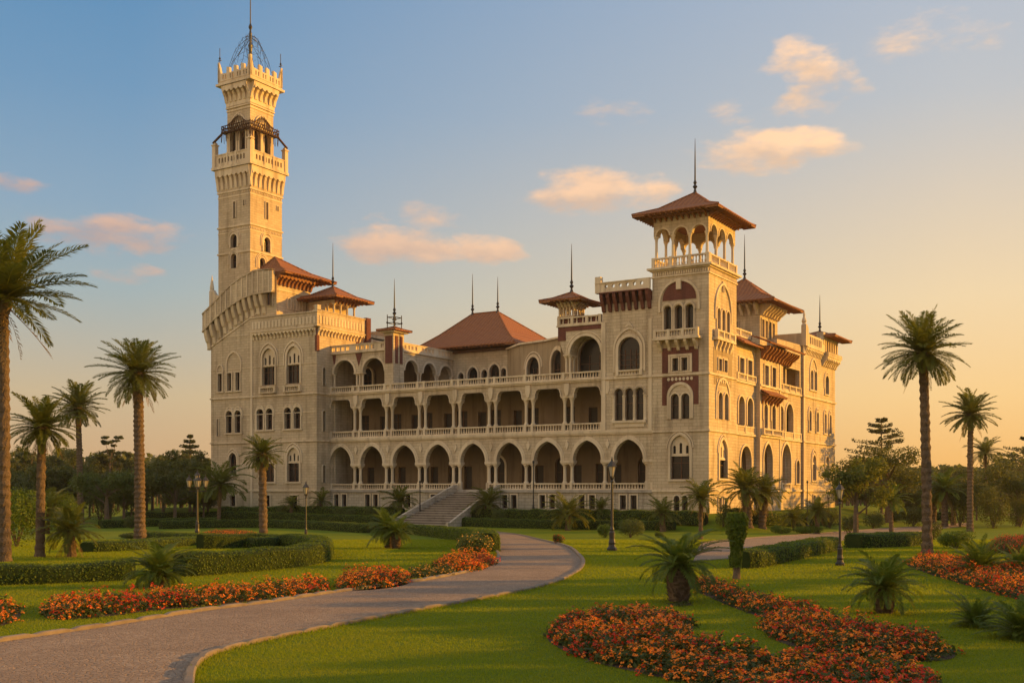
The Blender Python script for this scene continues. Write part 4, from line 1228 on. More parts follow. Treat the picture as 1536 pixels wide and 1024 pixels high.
# upper shaft
ux0, ux1, uy0, uy1 = mx0 + .75, mx1 - .75, my0 + .75, my1 - .75
ux1 = mx1 - .1; uy0 = my0 + .1; ux0 = mx0 + 1.6; uy1 = my1 - 1.6
fU, sU = F_(uy0), S_(ux1)
hs = [window(fU, ux0 + 1.15 + i * 1.75, 1.15, 46.6, 50.6, 'round', .16, False, 1, .5, 'shutter', bars=2) for i in range(2)]
wall('tall_tower_wall', fU, (ux0, ux1, 45.5, 54.6), hs, .5)
hs = [window(sU, uy0 + 1.25 + i * 1.9, 1.2, 46.6, 50.6, 'round', .16, False, 1, .5, 'shutter', bars=2) for i in range(2)]
wall('tall_tower_wall', sU, (uy0 + .5, uy1, 45.5, 54.6), hs, .5)
m = MB(); m.box(ux0, ux0 + .4, uy0 + .5, uy1, 45.5, 54.6); m.box(ux0 + .4, ux1 - .5, uy1 - .4, uy1, 45.5, 54.6); m.build('tall_tower_wall', 'stone', PAL)
m = MB(); band(m, ux0, ux1, uy0, uy1, 53.9, 54.1, .08); band(m, ux0, ux1, uy0, uy1, 54.3, 54.5, .16)
for x in (ux0, ux0 + 2.1, ux1 - .4):
    m.fbox(fU, x, x + .3, 46.2, 51.3, -.12, .02)
for y in (uy0, uy0 + 2.1, uy1 - .35): m.fbox(sU, y, y + .3, 46.2, 51.3, -.12, .02)
m.build('pilaster', 'stone_trim', PAL)
# weathered iron balcony with braces round the upper shaft
m = MB()
bx_ = (ux0 - .55, ux1 + .55, uy0 - .55, uy1 + .55)
m.box(bx_[0], bx_[1], bx_[2], uy0 - .13, 50.95, 51.05); m.box(ux1 + .13, bx_[1], uy0 - .13, bx_[3], 50.95, 51.05); m.box(bx_[0], ux0 - .02, uy0 - .13, bx_[3], 50.95, 51.05)
cs = [(bx_[0], bx_[2]), (bx_[1], bx_[2]), (bx_[1], bx_[3]), (bx_[0], bx_[3])]
for z in (51.1, 51.5, 51.9):
    for p, q in zip(cs, cs[1:] + cs[:1]): m.tube((*p, z), (*q, z), .07)
r2 = random.Random(3)
for p, q in zip(cs, cs[1:] + cs[:1]):
    for i in range(14):
        t0 = i / 14; t1 = min(1, t0 + .08)
        a = (p[0] + (q[0] - p[0]) * t0, p[1] + (q[1] - p[1]) * t0); b_ = (p[0] + (q[0] - p[0]) * t1, p[1] + (q[1] - p[1]) * t1)
        m.tube((*a, 51.0), (*b_, 51.9 + r2.uniform(-.2, .25)), .05)
        m.tube((*a, 51.9), (a[0] + r2.uniform(-.2, .2), a[1] + r2.uniform(-.2, .2), 50.2 - r2.random() * .7), .04)
m.tube((bx_[0] + .1, bx_[2], 50.9), (mx0 - .5, my0 - .5, 49.9), .17); m.tube((bx_[1], bx_[3] - .1, 50.9), (mx1 + .5, my1 + .5, 49.9), .17)
m.tube((bx_[0] + .1, bx_[3], 50.9), (mx0 - .5, my1 + .5, 49.0), .09); m.tube((bx_[1], bx_[2], 50.9), (bx_[1] + .1, bx_[2] - .1, 49.3), .09)
for fr, a0, a1 in ((fU, ux0, ux1), (sU, uy0, uy1)):
    for k in range(9):
        a = a0 + (a1 - a0) * (k + .5) / 9; h = 52.1 + 1.2 * math.sin(PI * (k + .5) / 9)
        A = fr.p(a, 51.9, -.5); B = fr.p((a0 + a1) / 2 + (a - (a0 + a1) / 2) * .5, h + .2, -.12); m.tube(A, B, .06)
m.build('iron_balcony', 'rust', PAL)
m = MB()
for fr, a in ((fU, (ux0 + ux1) / 2), (sU, (uy0 + uy1) / 2)):
    ring(m, fr, a, 2.4, 51.6, 'pointed', .3, -.2, .03); ring(m, fr, a, 1.2, 51.6, 'round', .2, -.16, .03)
m.build('archivolt', 'stone_trim', PAL)
corbels(fU, ux0, ux1, 5, 57.3, 2.3, .95, .4); corbels(sU, uy0, uy1, 5, 57.3, 2.3, .95, .4)
m = MB(); band(m, ux0, ux1, uy0, uy1, 54.6, 57.3, .12); band(m, ux0, ux1, uy0, uy1, 57.3, 57.6, 1.1)
band(m, ux0, ux1, uy0, uy1, 57.6, 57.9, .85); m.build('cornice', 'stone_trim', PAL)
wx0, wx1, wy0, wy1 = ux0 - .9, ux1 + .9, uy0 - .9, uy1 + .9
for fr, a0, a1, off in ((F_(wy0), wx0, wx1, 0), (S_(wx1), wy0, wy1, 0), (F_(wy1 - .35), wx0, wx1, 0), (S_(wx0 + .35), wy0, wy1, 0)):
    q = MB(); L = a1 - a0
    pts = [(a0, 57.9), (a1, 57.9)]
    t = [(1, 60.6), (.94, 59.9), (.9, 59.0)]
    for k in (.76, .54, .32, .14):
        if k > .15: t += [(k + .05, 58.9), (k + .045, 59.6), (k - .045, 59.75), (k - .05, 58.9)]
    t += [(.1, 59.0), (.06, 59.9), (0, 60.6)]
    pts += [(a0 + L * u, z) for u, z in t]
    hh = []
    for k in (.43, .65, .21, .84):
        for dx in (-.04, .04):
            c = a0 + L * (k + dx); hh.append([(c - .1, 58.1), (c - .1, 58.7), (c + .1, 58.7), (c + .1, 58.1)])
    q.plate(fr, pts, hh, 0, .34); q.build('battlement', 'stone_trim', PAL)
for x, y in ((wx0 + .2, wy0 + .2), (wx1 - .2, wy0 + .2), (wx1 - .2, wy1 - .2), (wx0 + .2, wy1 - .2)):
    m = MB(); m.tube((x, y, 60.6), (x, y, 62.6), .05); m.lathe(x, y, [(.05, 61.0), (.16, 61.2), (.05, 61.4)], 6)
    m.tube((x - .3, y, 60.9), (x + .3, y, 60.9), .06); m.build('finial', 'iron', PAL)
cxm, cym = (wx0 + wx1) / 2, (wy0 + wy1) / 2
m = MB()
m.lathe(cxm, cym, [(.45, 57.0), (.4, 61.0), (.22, 62.5), (.3, 63.4), (.16, 63.8), (.2, 65.0), (.12, 65.5), (.28, 65.9), (.09, 66.4), (.07, 69.5), (.02, 75)], 8)
m.build('spire', 'iron', PAL)
m = MB()
for k in range(16):       # wire cage under the spire
    a = 2 * PI * k / 16
    prev = None
    for j in range(7):
        t = j / 6; rr = 2.9 * t ** .85; z = 64.6 - 4.8 * t ** 1.7
        p = (cxm + rr * math.cos(a + .3 * math.sin(5 * t + k)), cym + rr * math.sin(a + .3 * math.sin(5 * t + k)), z + .25 * math.sin(k * 1.7 + 4 * t))
        if prev: m.tube(prev, p, .03, .03, 3)
        prev = p
for j in range(1, 6):
    t = j / 6; rr = 2.9 * t ** .85; z = 64.6 - 4.8 * t ** 1.7
    for k in range(16):
        a = 2 * PI * k / 16; b_ = 2 * PI * (k + 1) / 16
        m.tube((cxm + rr * math.cos(a), cym + rr * math.sin(a), z), (cxm + rr * math.cos(b_), cym + rr * math.sin(b_), z + .45 * (-1) ** k), .02, .02, 3)
m.build('wire_cage', 'iron', PAL)
# ------------------------------------------------------------------ terrain
CO, SI = math.cos(R_(31.4)), math.sin(R_(31.4))


def smooth(t): t = np.clip(t, 0, 1); return t * t * (3 - 2 * t)


def gz(X, Y):
    X = np.asarray(X, float); Y = np.asarray(Y, float)
    dx, dy = X - 19.88, Y - 112
    lx = CO * dx - SI * dy; ly = SI * dx + CO * dy
    d = np.maximum(np.maximum(lx - 1.0, -1.0 - ly), np.maximum(-75 - lx, ly - 60))
    low = -1.45 * smooth((Y - 34) / 66.0)
    return np.where(d < 9, low + (0.0 - low) * smooth((8.0 - d) / 6.5), low)


def G(px, py):
    Ys = np.linspace(6, 420, 8000)
    Xs = (px - 768) / FPX * Ys
    ray = EYE - (py - 733) / FPX * Ys
    hit = np.nonzero(ray <= gz(Xs, Ys))[0]
    Y = Ys[hit[0]] if len(hit) else 300.0
    return (px - 768) / FPX * Y, Y


def zg(x, y): return float(gz(x, y))


def gridmesh(name, xs, ys, mat):
    X, Y = np.meshgrid(xs, ys); Z = gz(X, Y)
    V = np.stack([X, Y, Z], -1).reshape(-1, 3)
    nx, ny = len(xs), len(ys)
    i = (np.arange(ny - 1)[:, None] * nx + np.arange(nx - 1)[None]).reshape(-1)
    Fq = np.stack([i, i + 1, i + nx + 1, i + nx], -1)
    me = bpy.data.meshes.new(name); me.from_pydata(V.tolist(), [], Fq.tolist())
    return finish(name, me, mat, None, True)


xs = np.concatenate([np.linspace(-1600, -140, 12), np.arange(-130, 131, 1.3), np.linspace(140, 1600, 12)])
ys = np.concatenate([np.linspace(-60, 4, 8), np.arange(5, 180, 1.3), np.linspace(182, 260, 20), np.linspace(300, 3000, 12)])
tag(gridmesh('lawn', xs, ys, 'lawn'), kind='structure')


def catmull(P, n=8, closed=False):
    P = [np.array(p, float) for p in P]; out = []
    N = len(P)
    rng = range(N) if closed else range(N - 1)
    for i in rng:
        if closed: p0, p1, p2, p3 = P[i - 1], P[i], P[(i + 1) % N], P[(i + 2) % N]
        else: p0, p1, p2, p3 = P[max(i - 1, 0)], P[i], P[i + 1], P[min(i + 2, N - 1)]
        for k in range(n):
            t = k / n
            out.append(.5 * ((2 * p1) + (-p0 + p2) * t + (2 * p0 - 5 * p1 + 4 * p2 - p3) * t * t + (-p0 + 3 * p1 - 3 * p2 + p3) * t ** 3))
    if not closed: out.append(P[-1])
    return np.array(out)


def gline(pts, n=8, closed=False):
    return catmull([G(*p) for p in pts], n, closed)


def resample(P, step=None, count=None):
    d = np.concatenate([[0], np.cumsum(np.linalg.norm(np.diff(P, axis=0), axis=1))])
    m = count or max(2, int(d[-1] / step) + 1)
    t = np.linspace(0, d[-1], m)
    return np.stack([np.interp(t, d, P[:, 0]), np.interp(t, d, P[:, 1])], -1)


def sheet(name, A, B, off, mat, across=6):
    n = len(A); T = np.linspace(0, 1, across + 1)
    P = A[:, None] * (1 - T[None, :, None]) + B[:, None] * T[None, :, None]
    Z = gz(P[..., 0], P[..., 1]) + off
    V = np.concatenate([P, Z[..., None]], -1).reshape(-1, 3); k = across + 1
    i = (np.arange(n - 1)[:, None] * k + np.arange(across)[None]).reshape(-1)
    Fq = np.stack([i, i + k, i + k + 1, i + 1], -1)
    me = bpy.data.meshes.new(name); me.from_pydata(V.tolist(), [], Fq.tolist())
    # make it face up
    me.update()
    if me.polygons[0].normal.z < 0: me.flip_normals()
    return finish(name, me, mat)


def kerb(name, P, w=.16, h=.1):
    P = resample(P, .16); n = len(P)
    T = np.gradient(P, axis=0); T /= np.linalg.norm(T, axis=1)[:, None]; N = np.stack([-T[:, 1], T[:, 0]], -1)
    prof = [(-w / 2, -.05), (-w / 2, h - .02), (-w / 2 + .02, h), (w / 2 - .02, h), (w / 2, h - .02), (w / 2, -.05)]
    V = []; r = random.Random(2)
    for i in range(n):
        j = 0.0 if i % 5 else .03
        if i % 5 == 1: jj = r.uniform(-.005, .005); hj = r.uniform(-.006, .006)
        if i == 0: jj = hj = 0
        for a, z in prof:
            q = P[i] + N[i] * (a * (1 - j * 2) + jj); V.append((q[0], q[1], zg(*P[i]) + (z + hj - j if z > 0 else z)))
    k = 6; Fq = [(i * k + j, i * k + j + 1, (i + 1) * k + j + 1, (i + 1) * k + j) for i in range(n - 1) for j in range(k - 1)]
    me = bpy.data.meshes.new(name); me.from_pydata(V, [], Fq); me.update()
    o = finish(name, me, 'kerb_stone'); return tag(o, kind='structure')


PL = gline([(-140, 985), (0, 963), (150, 941), (300, 917), (400, 904), (500, 889), (600, 876), (650, 868), (700, 858), (734, 847), (748, 835), (740, 823), (716, 811), (680, 801), (641, 796)])
PR = gline([(275, 1120), (282, 1050), (284, 1024), (290, 1002), (312, 984), (370, 967), (450, 950), (600, 921), (700, 903), (800, 883), (850, 867), (874, 849), (868, 832), (840, 816), (790, 804), (740, 797), (712, 794)])
A_ = resample(PL, count=120); B_ = resample(PR, count=120)
# pair the edges by nearest progress so the sheet does not fold
tag(sheet('path', A_, B_, .012, 'gravel', 16), kind='structure')
x_, y_ = G(-140, 985)
near = sheet('forecourt', np.array([[-24.0, 4.0], [-24.0, G(-140, 985)[1]]]), np.array([[G(283, 1040)[0], 4.0], [G(0, 963)[0] * .2 + G(283, 1024)[0] * .8, G(0, 963)[1] - 4.5]]), .008, 'gravel', 4) if False else None
kerb('kerb', PL, .13, .08); kerb('kerb', PR, .13, .08)
PATHPOLY = np.concatenate([PL, PR[::-1]])
R1 = gline([(1052, 814), (1100, 809), (1150, 805), (1240, 799), (1320, 793), (1392, 789), (1450, 784)])
R2 = gline([(1040, 842), (1110, 837), (1160, 828), (1200, 821), (1300, 807), (1392, 795), (1450, 789)])
tag(sheet('path', resample(R1, count=50), resample(R2, count=50), .012, 'gravel', 8), kind='structure')
kerb('kerb', R1, .14, .07); kerb('kerb', R2, .14, .07)
PATH2 = np.concatenate([R1, R2[::-1]])
tag(sheet('footpath', resample(gline([(1325, 768.5), (1400, 769)]), count=12), resample(gline([(1322, 771), (1402, 771.5)]), count=12), .02, 'gravel', 2), kind='structure')
tag(sheet('footpath', resample(gline([(1495, 770), (1560, 770)]), count=12), resample(gline([(1495, 772.5), (1560, 773)]), count=12), .02, 'gravel', 2), kind='structure')


def inside(P, poly):
    x, y = P[:, 0], P[:, 1]; r = np.zeros(len(P), bool)
    n = len(poly); j = n - 1
    for i in range(n):
        xi, yi = poly[i]; xj, yj = poly[j]
        c = ((yi > y) != (yj > y)) & (x < (xj - xi) * (y - yi) / (yj - yi + 1e-12) + xi)
        r ^= c; j = i
    return r


# ------------------------------------------------------------------ leafy soups
NP = np.random.default_rng(5)


def soup(name, V, k, mat, parent=None):
    V = np.ascontiguousarray(V, dtype=np.float32).reshape(-1, 3); n = len(V) // k
    me = bpy.data.meshes.new(name)
    me.vertices.add(len(V)); me.vertices.foreach_set('co', V.ravel())
    me.loops.add(n * k); me.loops.foreach_set('vertex_index', np.arange(n * k, dtype=np.int32))
    me.polygons.add(n); me.polygons.foreach_set('loop_start', np.arange(0, n * k, k, dtype=np.int32))
    me.update(calc_edges=True)
    return finish(name, me, mat, parent)


def unit(v): return v / (np.linalg.norm(v, axis=-1, keepdims=True) + 1e-9)


def leafquads(P, size, up=.3, aspect=.55, N=None, jitter=.35):
    """diamond leaves at points P"""
    n = len(P)
    d = NP.normal(size=(n, 3))
    if N is not None: d = d * .55 + N
    d[:, 2] += up; d = unit(d)
    t = unit(np.cross(d, NP.normal(size=(n, 3)))); b = np.cross(d, t)
    s = (size * (1 + NP.uniform(-jitter, jitter, n)))[:, None]
    return np.stack([P - t * s * .5, P + b * s * aspect * .5 + d * s * .08, P + t * s * .5, P - b * s * aspect * .5 + d * s * .08], 1)


def frond(R, az, e0, droop, nl=34, lw=.016, ll=.2, seed=0, twist=0, s0=.12):
    """leaflet quads and rachis quads of one feather frond rooted at the origin"""
    K = 14
    s = np.linspace(0, 1, K + 1)
    e = e0 - droop * s ** 1.3
    step = R / K
    hx = np.concatenate([[0], np.cumsum(np.cos(e[:-1]) * step)]); hz_ = np.concatenate([[0], np.cumsum(np.sin(e[:-1]) * step)])
    bend = twist * s * s * R * .15
    ca, sa = math.cos(az), math.sin(az)
    P = np.stack([hx * ca - bend * sa, hx * sa + bend * ca, hz_], -1)
    side = np.array([-sa, ca, 0.0])
    out = []
    w = R * .011 * (1 - .8 * s)
    for i in range(K):
        a, b = P[i], P[i + 1]
        upv = np.array([0, 0, 1.0])
        out.append([a + side * w[i], b + side * w[i + 1], b - side * w[i + 1], a - side * w[i]])
        out.append([a + upv * w[i], b + upv * w[i + 1], b - upv * w[i + 1], a - upv * w[i]])
    t = np.linspace(s0, .995, nl)
    Q = np.stack([np.interp(t, s, P[:, k]) for k in range(3)], -1)
    T = unit(np.stack([np.gradient(Q[:, k]) for k in range(3)], -1))
    U = unit(np.cross(T, side)); U = np.where(U[:, 2:3] < 0, -U, U)
    L = ll * R * np.sin(PI * np.clip(.14 + .83 * t, 0, 1)) ** .55
    for sg in (-1, 1):
        ang = np.radians(58 - 26 * t + NP.normal(0, 6, nl))
        D = T * np.cos(ang)[:, None] + side * sg * np.sin(ang)[:, None] + U * (.30 * NP.uniform(.3, 1.3, nl))[:, None]
        D = unit(D)
        Lk = (L * NP.uniform(.8, 1.1, nl))[:, None]
        mid = Q + D * Lk * .5
        D2 = unit(D + np.array([0, 0, -.45]))
        tip = mid + D2 * Lk * .5
        wv_ = unit(np.cross(D, U)) * (R * lw * .5)
        out.append(np.stack([Q - wv_ * .5, mid - wv_, tip, mid + wv_], 1))
    return np.concatenate([np.array(o).reshape(-1, 4, 3) for o in out])


def crown(R, n, emin=-.6, emax=1.45, droop=(.7, 1.3), nl=34, lw=.016, ll=.2, var=.12, s0=.12):
    fs = []
    for i in range(n):
        t = (i + .5) / n
        e0 = emax + (emin - emax) * t ** .85 + NP.normal(0, .07)
        az = i * 2.399963 + NP.normal(0, .15)
        dr = droop[0] + (droop[1] - droop[0]) * NP.random()
        dr *= .55 + .45 * math.cos(max(-1, min(1, e0)) * .8)
        r = R * (1 + NP.normal(0, var)) * (.82 + .18 * math.sin(PI * min(1, .15 + t)))
        fs.append(frond(r, az, e0, dr, nl, lw, ll, i, NP.normal(0, .5), s0))
    return np.concatenate(fs)


def trunk_mb(h, r0, r1, lean=(0, 0), rings=None, base=1.25, n=14, rough=.085, z0=-.15):
    m = MB(); r = random.Random(int(h * 100)); rings = rings or max(6, int(h / .16))
    vs = []; fs = []
    for i in range(rings + 1):
        t = i / rings; z = z0 + (h - z0) * t
        rad = r0 + (r1 - r0) * t
        rad *= 1 + (base - 1) * max(0, 1 - t * 9) + (rough if i % 2 else -rough)
        cx = lean[0] * t ** 1.6; cy = lean[1] * t ** 1.6
        for j in range(n):
            a = 2 * PI * (j + .5 * (i % 2)) / n; q = rad * (1 + r.uniform(-rough, rough))
            vs.append((cx + q * math.cos(a), cy + q * math.sin(a), z))
    for i in range(rings):
        for j in range(n):
            k = (j + 1) % n; fs.append((i * n + j, i * n + k, (i + 1) * n + k, (i + 1) * n + j))
    fs.append(tuple(rings * n + j for j in range(n)))
    m.add(vs, fs)
    return m


def palm(bx, by, cx, cy, Rp, tw, label, group=None, style='date', nf=52, name='palm_tree', skirt=0, xy=None, leaf='palm_leaf', twb=None, hgt=None, Rm=None):
    x, y = xy or G(bx, by)
    k = y / FPX; z = zg(x, y)
    if hgt: h = hgt; lean = 0; R = Rm; tr = tw
    else:
        h = EYE + (733 - cy) * k - z; lean = (cx - bx) * k; R = Rp * k * (1.18 if style == 'open' else 1); tr = tw * k / 2
    root = empty(name, (x, y, z), NP.uniform(0, .3))
    tag(root, label, 'palm', group)
    lv = (lean, 0)
    if style in ('date', 'tall'):
        trunk_mb(h, tr * (1.15 if not twb else twb), tr, lv).build('trunk', 'trunk', root)
        m = MB(); m.lathe(lean, 0, [(tr * .95, h - tr * 3.5), (tr * 1.7, h - tr * 1.6), (tr * 1.55, h), (tr * .5, h + tr)], 10); m.build('crown_shaft', 'bark', root)
        C = crown(R, int(nf * 1.25), -.7 if style == 'date' else -.3, 1.45, (.4, .95) if style == 'date' else (.35, .8), 44 if Rp < 60 else 62, .03 if Rp < 60 else .019, .25, .1, .06)
    elif style == 'open':
        trunk_mb(h, tr * 1.1, tr, lv).build('trunk', 'trunk', root)
        C = crown(R, int(nf * 1.3), -.35, 1.45, (.7, 1.4), 36, .034, .26, .12, .06)
    elif style == 'cycad':
        m = MB()
        m.lathe(0, 0, [(tr * .8, -.1), (tr * 1.05, h * .3), (tr * 1.15, h * .7), (tr * .8, h)], 12); m.build('trunk', 'trunk', root)
        q = NP.uniform(0, 1, (220, 2)); a = q[:, 0] * 2 * PI; zz = q[:, 1] * h
        B = np.stack([np.cos(a) * tr, np.sin(a) * tr, zz], -1); D = np.stack([np.cos(a), np.sin(a), np.full(220, .9)], -1)
        sv = np.stack([-np.sin(a), np.cos(a), a * 0], -1) * tr * .12
        soup('leaf_bases', np.stack([B - sv, B + sv, B + sv * .4 + D * tr * .3, B - sv * .4 + D * tr * .3], 1), 4, 'bark', root)
        C = crown(R, int(nf * 1.25), -.15, 1.45, (.9, 1.65), 60, .02, .22, .1, .08)
    elif style == 'tuft':
        C = crown(R, int(nf * 1.6), .0, 1.5, (.5, 1.2), 54, .019, .22, .14, .1)
        h = .05
    C = C + np.array([lean, 0, h])
    soup('fronds', C, 4, leaf, root)
    if skirt:
        Sk = crown(R * .75, skirt, -1.35, -.7, (.2, .6), 16, .025, .16) + np.array([lean, 0, h - tr])
        soup('dry_fronds', Sk, 4, 'palm_dry', root)
    return root


T_ = 'tall feather palms round the garden'
palm(7, 842, 5, 448, 128, 15, 'tallest palm at the far left edge, its long arching fronds cut by the frame', T_, style='tall', nf=38, skirt=6)
palm(60, 835, 63, 642, 56, 12, 'palm with a drooping yellow-green crown right beside the tallest left palm', T_, skirt=12)
palm(121, 786, 117, 612, 46, 8, 'slim palm with a small round crown, third from the left edge', T_, nf=44, skirt=3)
palm(210, 810, 207, 560, 64, 14, 'tall palm with a full crown and grey trunk left of the palace', T_, skirt=10)
palm(395, 812, 393, 682, 36, 11, 'palm with a pale skirt of leaves in front of the left block of the palace', T_, nf=46, skirt=14)
palm(1391, 830, 1384, 530, 72, 13, 'tallest palm on the right, slender trunk rising from the flower bed', T_, skirt=5)
palm(1455, 797, 1456, 622, 44, 8, 'palm with a round dark crown right of the tallest right-hand palm', T_, nf=50, skirt=3)
S2_ = 'small palms planted in front of the palace'
palm(328, 790, 331, 727, 42, 5, 'small palm with windswept fronds before the left corner of the palace', S2_, 'open', 26, skirt=3)
palm(245, 776, 246, 712, 24, 4, 'far small palm between the tall grey-trunked palm and the lamp with clustered lanterns', S2_, 'open', 22, skirt=3)
palm(1480, 772, 1478, 680, 26, 4, 'far palm with drooping fronds behind the palm with the round dark crown', S2_, 'open', 30, skirt=8)
palm(1051, 808, 1052, 748, 32, 6, 'slim palm in front of the sunlit corner tower base', S2_, 'open', 30, skirt=8)
palm(1122, 790, 1118, 735, 38, 13, 'bushy thick-trunked palm before the sunlit palace side, left of a pair', S2_, 'open', 36, skirt=14)
palm(1143, 792, 1147, 740, 32, 11, 'bushy thick-trunked palm before the sunlit palace side, right of a pair', S2_, 'open', 34, skirt=12)
palm(852, 795, 852, 772, 36, 8, 'low spreading palm midway between the entrance steps and the glass lantern lamp', S2_, 'open', 30)
palm(732, 779, 732, 756, 30, 9, 'low palm just right of the entrance steps', S2_, 'open', 28, skirt=3)
palm(901, 782, 901, 763, 21, 6, 'small palm just left of the glass lantern lamp post', S2_, 'open', 24)
palm(994, 797, 993, 770, 28, 8, 'low palm with a dry trunk left of the corner tower', S2_, 'open', 26, skirt=8)
palm(600, 777, 600, 752, 27, 7, 'round low palm just left of the entrance steps', S2_, 'open', 30)
palm(482, 775, 482, 752, 20, 5, 'small upright palm by the inner corner of the left block', S2_, 'open', 22)
palm(437, 780, 437, 756, 16, 5, 'smallest palm in front of the left block window', S2_, 'open', 20)
palm(1337, 800, 1335, 750, 28, 6, 'small upright palm beside the far path on the right', S2_, 'open', 24, leaf='palm_young')
palm(1191, 795, 1191, 778, 25, 5, 'low spreading palm right of the bushy palm pair', S2_, 'open', 26)
palm(1226, 800, 1225, 768, 27, 6, 'low palm before the end block of the palace', S2_, 'open', 26, skirt=4)
palm(1417, 790, 1417, 735, 32, 9, 'yellowish palm right of the tallest right-hand trunk', S2_, 'open', 34, skirt=8, leaf='palm_young')
palm(1400, 786, 1402, 748, 26, 8, 'short yellowish palm close behind the tallest right-hand trunk', S2_, 'open', 28, leaf='palm_young')
palm(108, 835, 106, 796, 44, 12, 'stunted palm with ragged dry brown fronds on the left lawn', S2_, 'open', 30, skirt=18)
palm(70, 800, 72, 765, 38, 8, 'low palm with arching pale fronds behind the stunted palm', S2_, 'open', 26)
C_ = 'short stout cycad palms on the lawns'
palm(1018, 902, 1018, 850, 76, 32, 'stout cycad palm with a thick trunk in the centre of the lawn', C_, 'cycad', 36, leaf='palm_young')
palm(1327, 919, 1327, 884, 66, 26, 'stout cycad palm with drooping outer fronds on the right lawn', C_, 'cycad', 44, leaf='palm_young')
palm(238, 880, 238, 862, 60, 26, 'wide cycad palm in front of the long hedge on the left lawn', C_, 'cycad', 50, leaf='palm_young')
palm(583, 822, 582, 796, 42, 13, 'cycad palm on the lawn left of the path, left stem of two', C_, 'cycad', 40, leaf='palm_young')
palm(594, 823, 596, 800, 34, 13, 'cycad palm on the lawn left of the path, right stem of two', C_, 'cycad', 30, leaf='palm_young')
U_ = 'stemless palm tufts on the right lawn'
palm(1463, 940, 1463, 935, 44, 10, 'small dark palm tuft without trunk near the right edge of the lawn', U_, 'tuft', 42, leaf='palm_young')
palm(1538, 958, 1538, 950, 66, 14, 'large dark palm tuft cut off by the right edge of the picture', U_, 'tuft', 56, leaf='palm_young')
palm(1471, 862, 1471, 856, 48, 12, 'fan-like grey green palm tuft in the right flower bed', U_, 'tuft', 56, leaf='palm_young')
palm(1530, 860, 1530, 855, 40, 12, 'palm tuft in the right flower bed at the picture edge', U_, 'tuft', 44, leaf='palm_young')


# ------------------------------------------------------------------ hedges and shrubs
def hedge(pts, w, hpx, label, leaf=.07, dens=260, n=8, group='clipped hedges', h=None, pth=None):
    P = resample(pth if pth is not None else gline(pts, n), .4)
    k = len(P)
    hh = h or hpx * P[:, 1].mean() / FPX
    T = np.gradient(P, axis=0); T = unit(T); N = np.stack([-T[:, 1], T[:, 0]], -1)
    prof = np.array([(-.5, -.05), (-.52, .5), (-.48, .86), (-.36, .98), (-.12, 1.0), (.12, 1.0), (.36, .98), (.48, .86), (.52, .5), (.5, -.05)])
    Z = gz(P[:, 0], P[:, 1])
    wob_ = 1 + .05 * np.sin(np.arange(k) * .9) + NP.normal(0, .02, k)
    sc = np.ones(k); sc[0] = sc[-1] = .55
    V = np.zeros((k, len(prof), 3))
    for j, (a, z) in enumerate(prof):
        V[:, j, :2] = P + N * (a * w * sc)[:, None]
        V[:, j, 2] = Z + z * hh * wob_
    K = len(prof)
    vs = V.reshape(-1, 3)
    Fq = [(i * K + j, (i + 1) * K + j, (i + 1) * K + j + 1, i * K + j + 1) for i in range(k - 1) for j in range(K - 1)]
    Fq += [tuple(range(K)), tuple((k - 1) * K + j for j in range(K - 1, -1, -1))]
    cx_, cy_ = P.mean(0)
    root = empty('hedge', (cx_, cy_, 0)); tag(root, label, 'hedge', group)
    vs = vs - np.array([cx_, cy_, 0])
    me = bpy.data.meshes.new('branches'); me.from_pydata(vs.tolist(), [], Fq); me.update(); finish('branches', me, 'hedge_core', root)
    L = np.linalg.norm(np.diff(P, axis=0), axis=1).sum()
    nl = int(dens * L * (w + 2 * hh)); nl = min(nl, 90000)
    t = NP.uniform(0, k - 1.001, nl); i = t.astype(int); f = t - i
    per = np.concatenate([[0], np.cumsum(np.linalg.norm(np.diff(prof * [w, hh], axis=0), axis=1))])
    u = NP.uniform(0, per[-1], nl)
    a = np.interp(u, per, np.arange(K)); j = np.minimum(a.astype(int), K - 2); g = a - j
    Vr = V - np.array([cx_, cy_, 0])
    Q = (Vr[i, j] * (1 - g)[:, None] + Vr[i, j + 1] * g[:, None]) * (1 - f)[:, None] + (Vr[i + 1, j] * (1 - g)[:, None] + Vr[i + 1, j + 1] * g[:, None]) * f[:, None]
    out = np.zeros((nl, 3)); pa = prof[j] * (1 - g)[:, None] + prof[j + 1] * g[:, None]
    out[:, :2] = N[i] * pa[:, 0:1]; out[:, 2] = np.where(pa[:, 1] > .9, .9, .0); out = unit(out)
    Q = Q + out * (NP.uniform(-.02, .05, nl) * (leaf / .07))[:, None]
    q = leafquads(Q, leaf, .15, .6, out)
    soup('leaves', q, 4, 'hedge_leaf', root)
    return root


hedge([(-40, 877), (60, 874), (130, 871), (200, 868)], .9, 27, 'long dark clipped hedge along the lawn at the far left edge', .06, 420)
hedge([(268, 864), (330, 859), (400, 853), (455, 846), (478, 838), (476, 828), (440, 822), (380, 821), (300, 823)], .9, 24, 'horseshoe hedge curling round its end on the left lawn', .06, 420)
hedge([(130, 828), (200, 824), (290, 817)], 1.2, 13, 'low hedge behind the long left hedge, beside the stunted palm', .08, 220)
hedge([(215, 806), (290, 812), (350, 818), (395, 822), (430, 820)], 1.0, 12, 'low hedge inside the curl of the horseshoe hedge', .08, 220)
hedge([(150, 792), (260, 788), (330, 787)], 1.2, 11, 'hedge row behind the tall grey-trunked palm', .12, 120)
hedge([(240, 793), (340, 791), (440, 792), (556, 799)], 1.2, 12, 'hedge row crossing the lawn before the left block, nearer of two', .1, 140)
hedge([(190, 780), (320, 780), (440, 783), (572, 788)], 1.3, 13, 'hedge row crossing the lawn before the left block, farther of two', .12, 120)
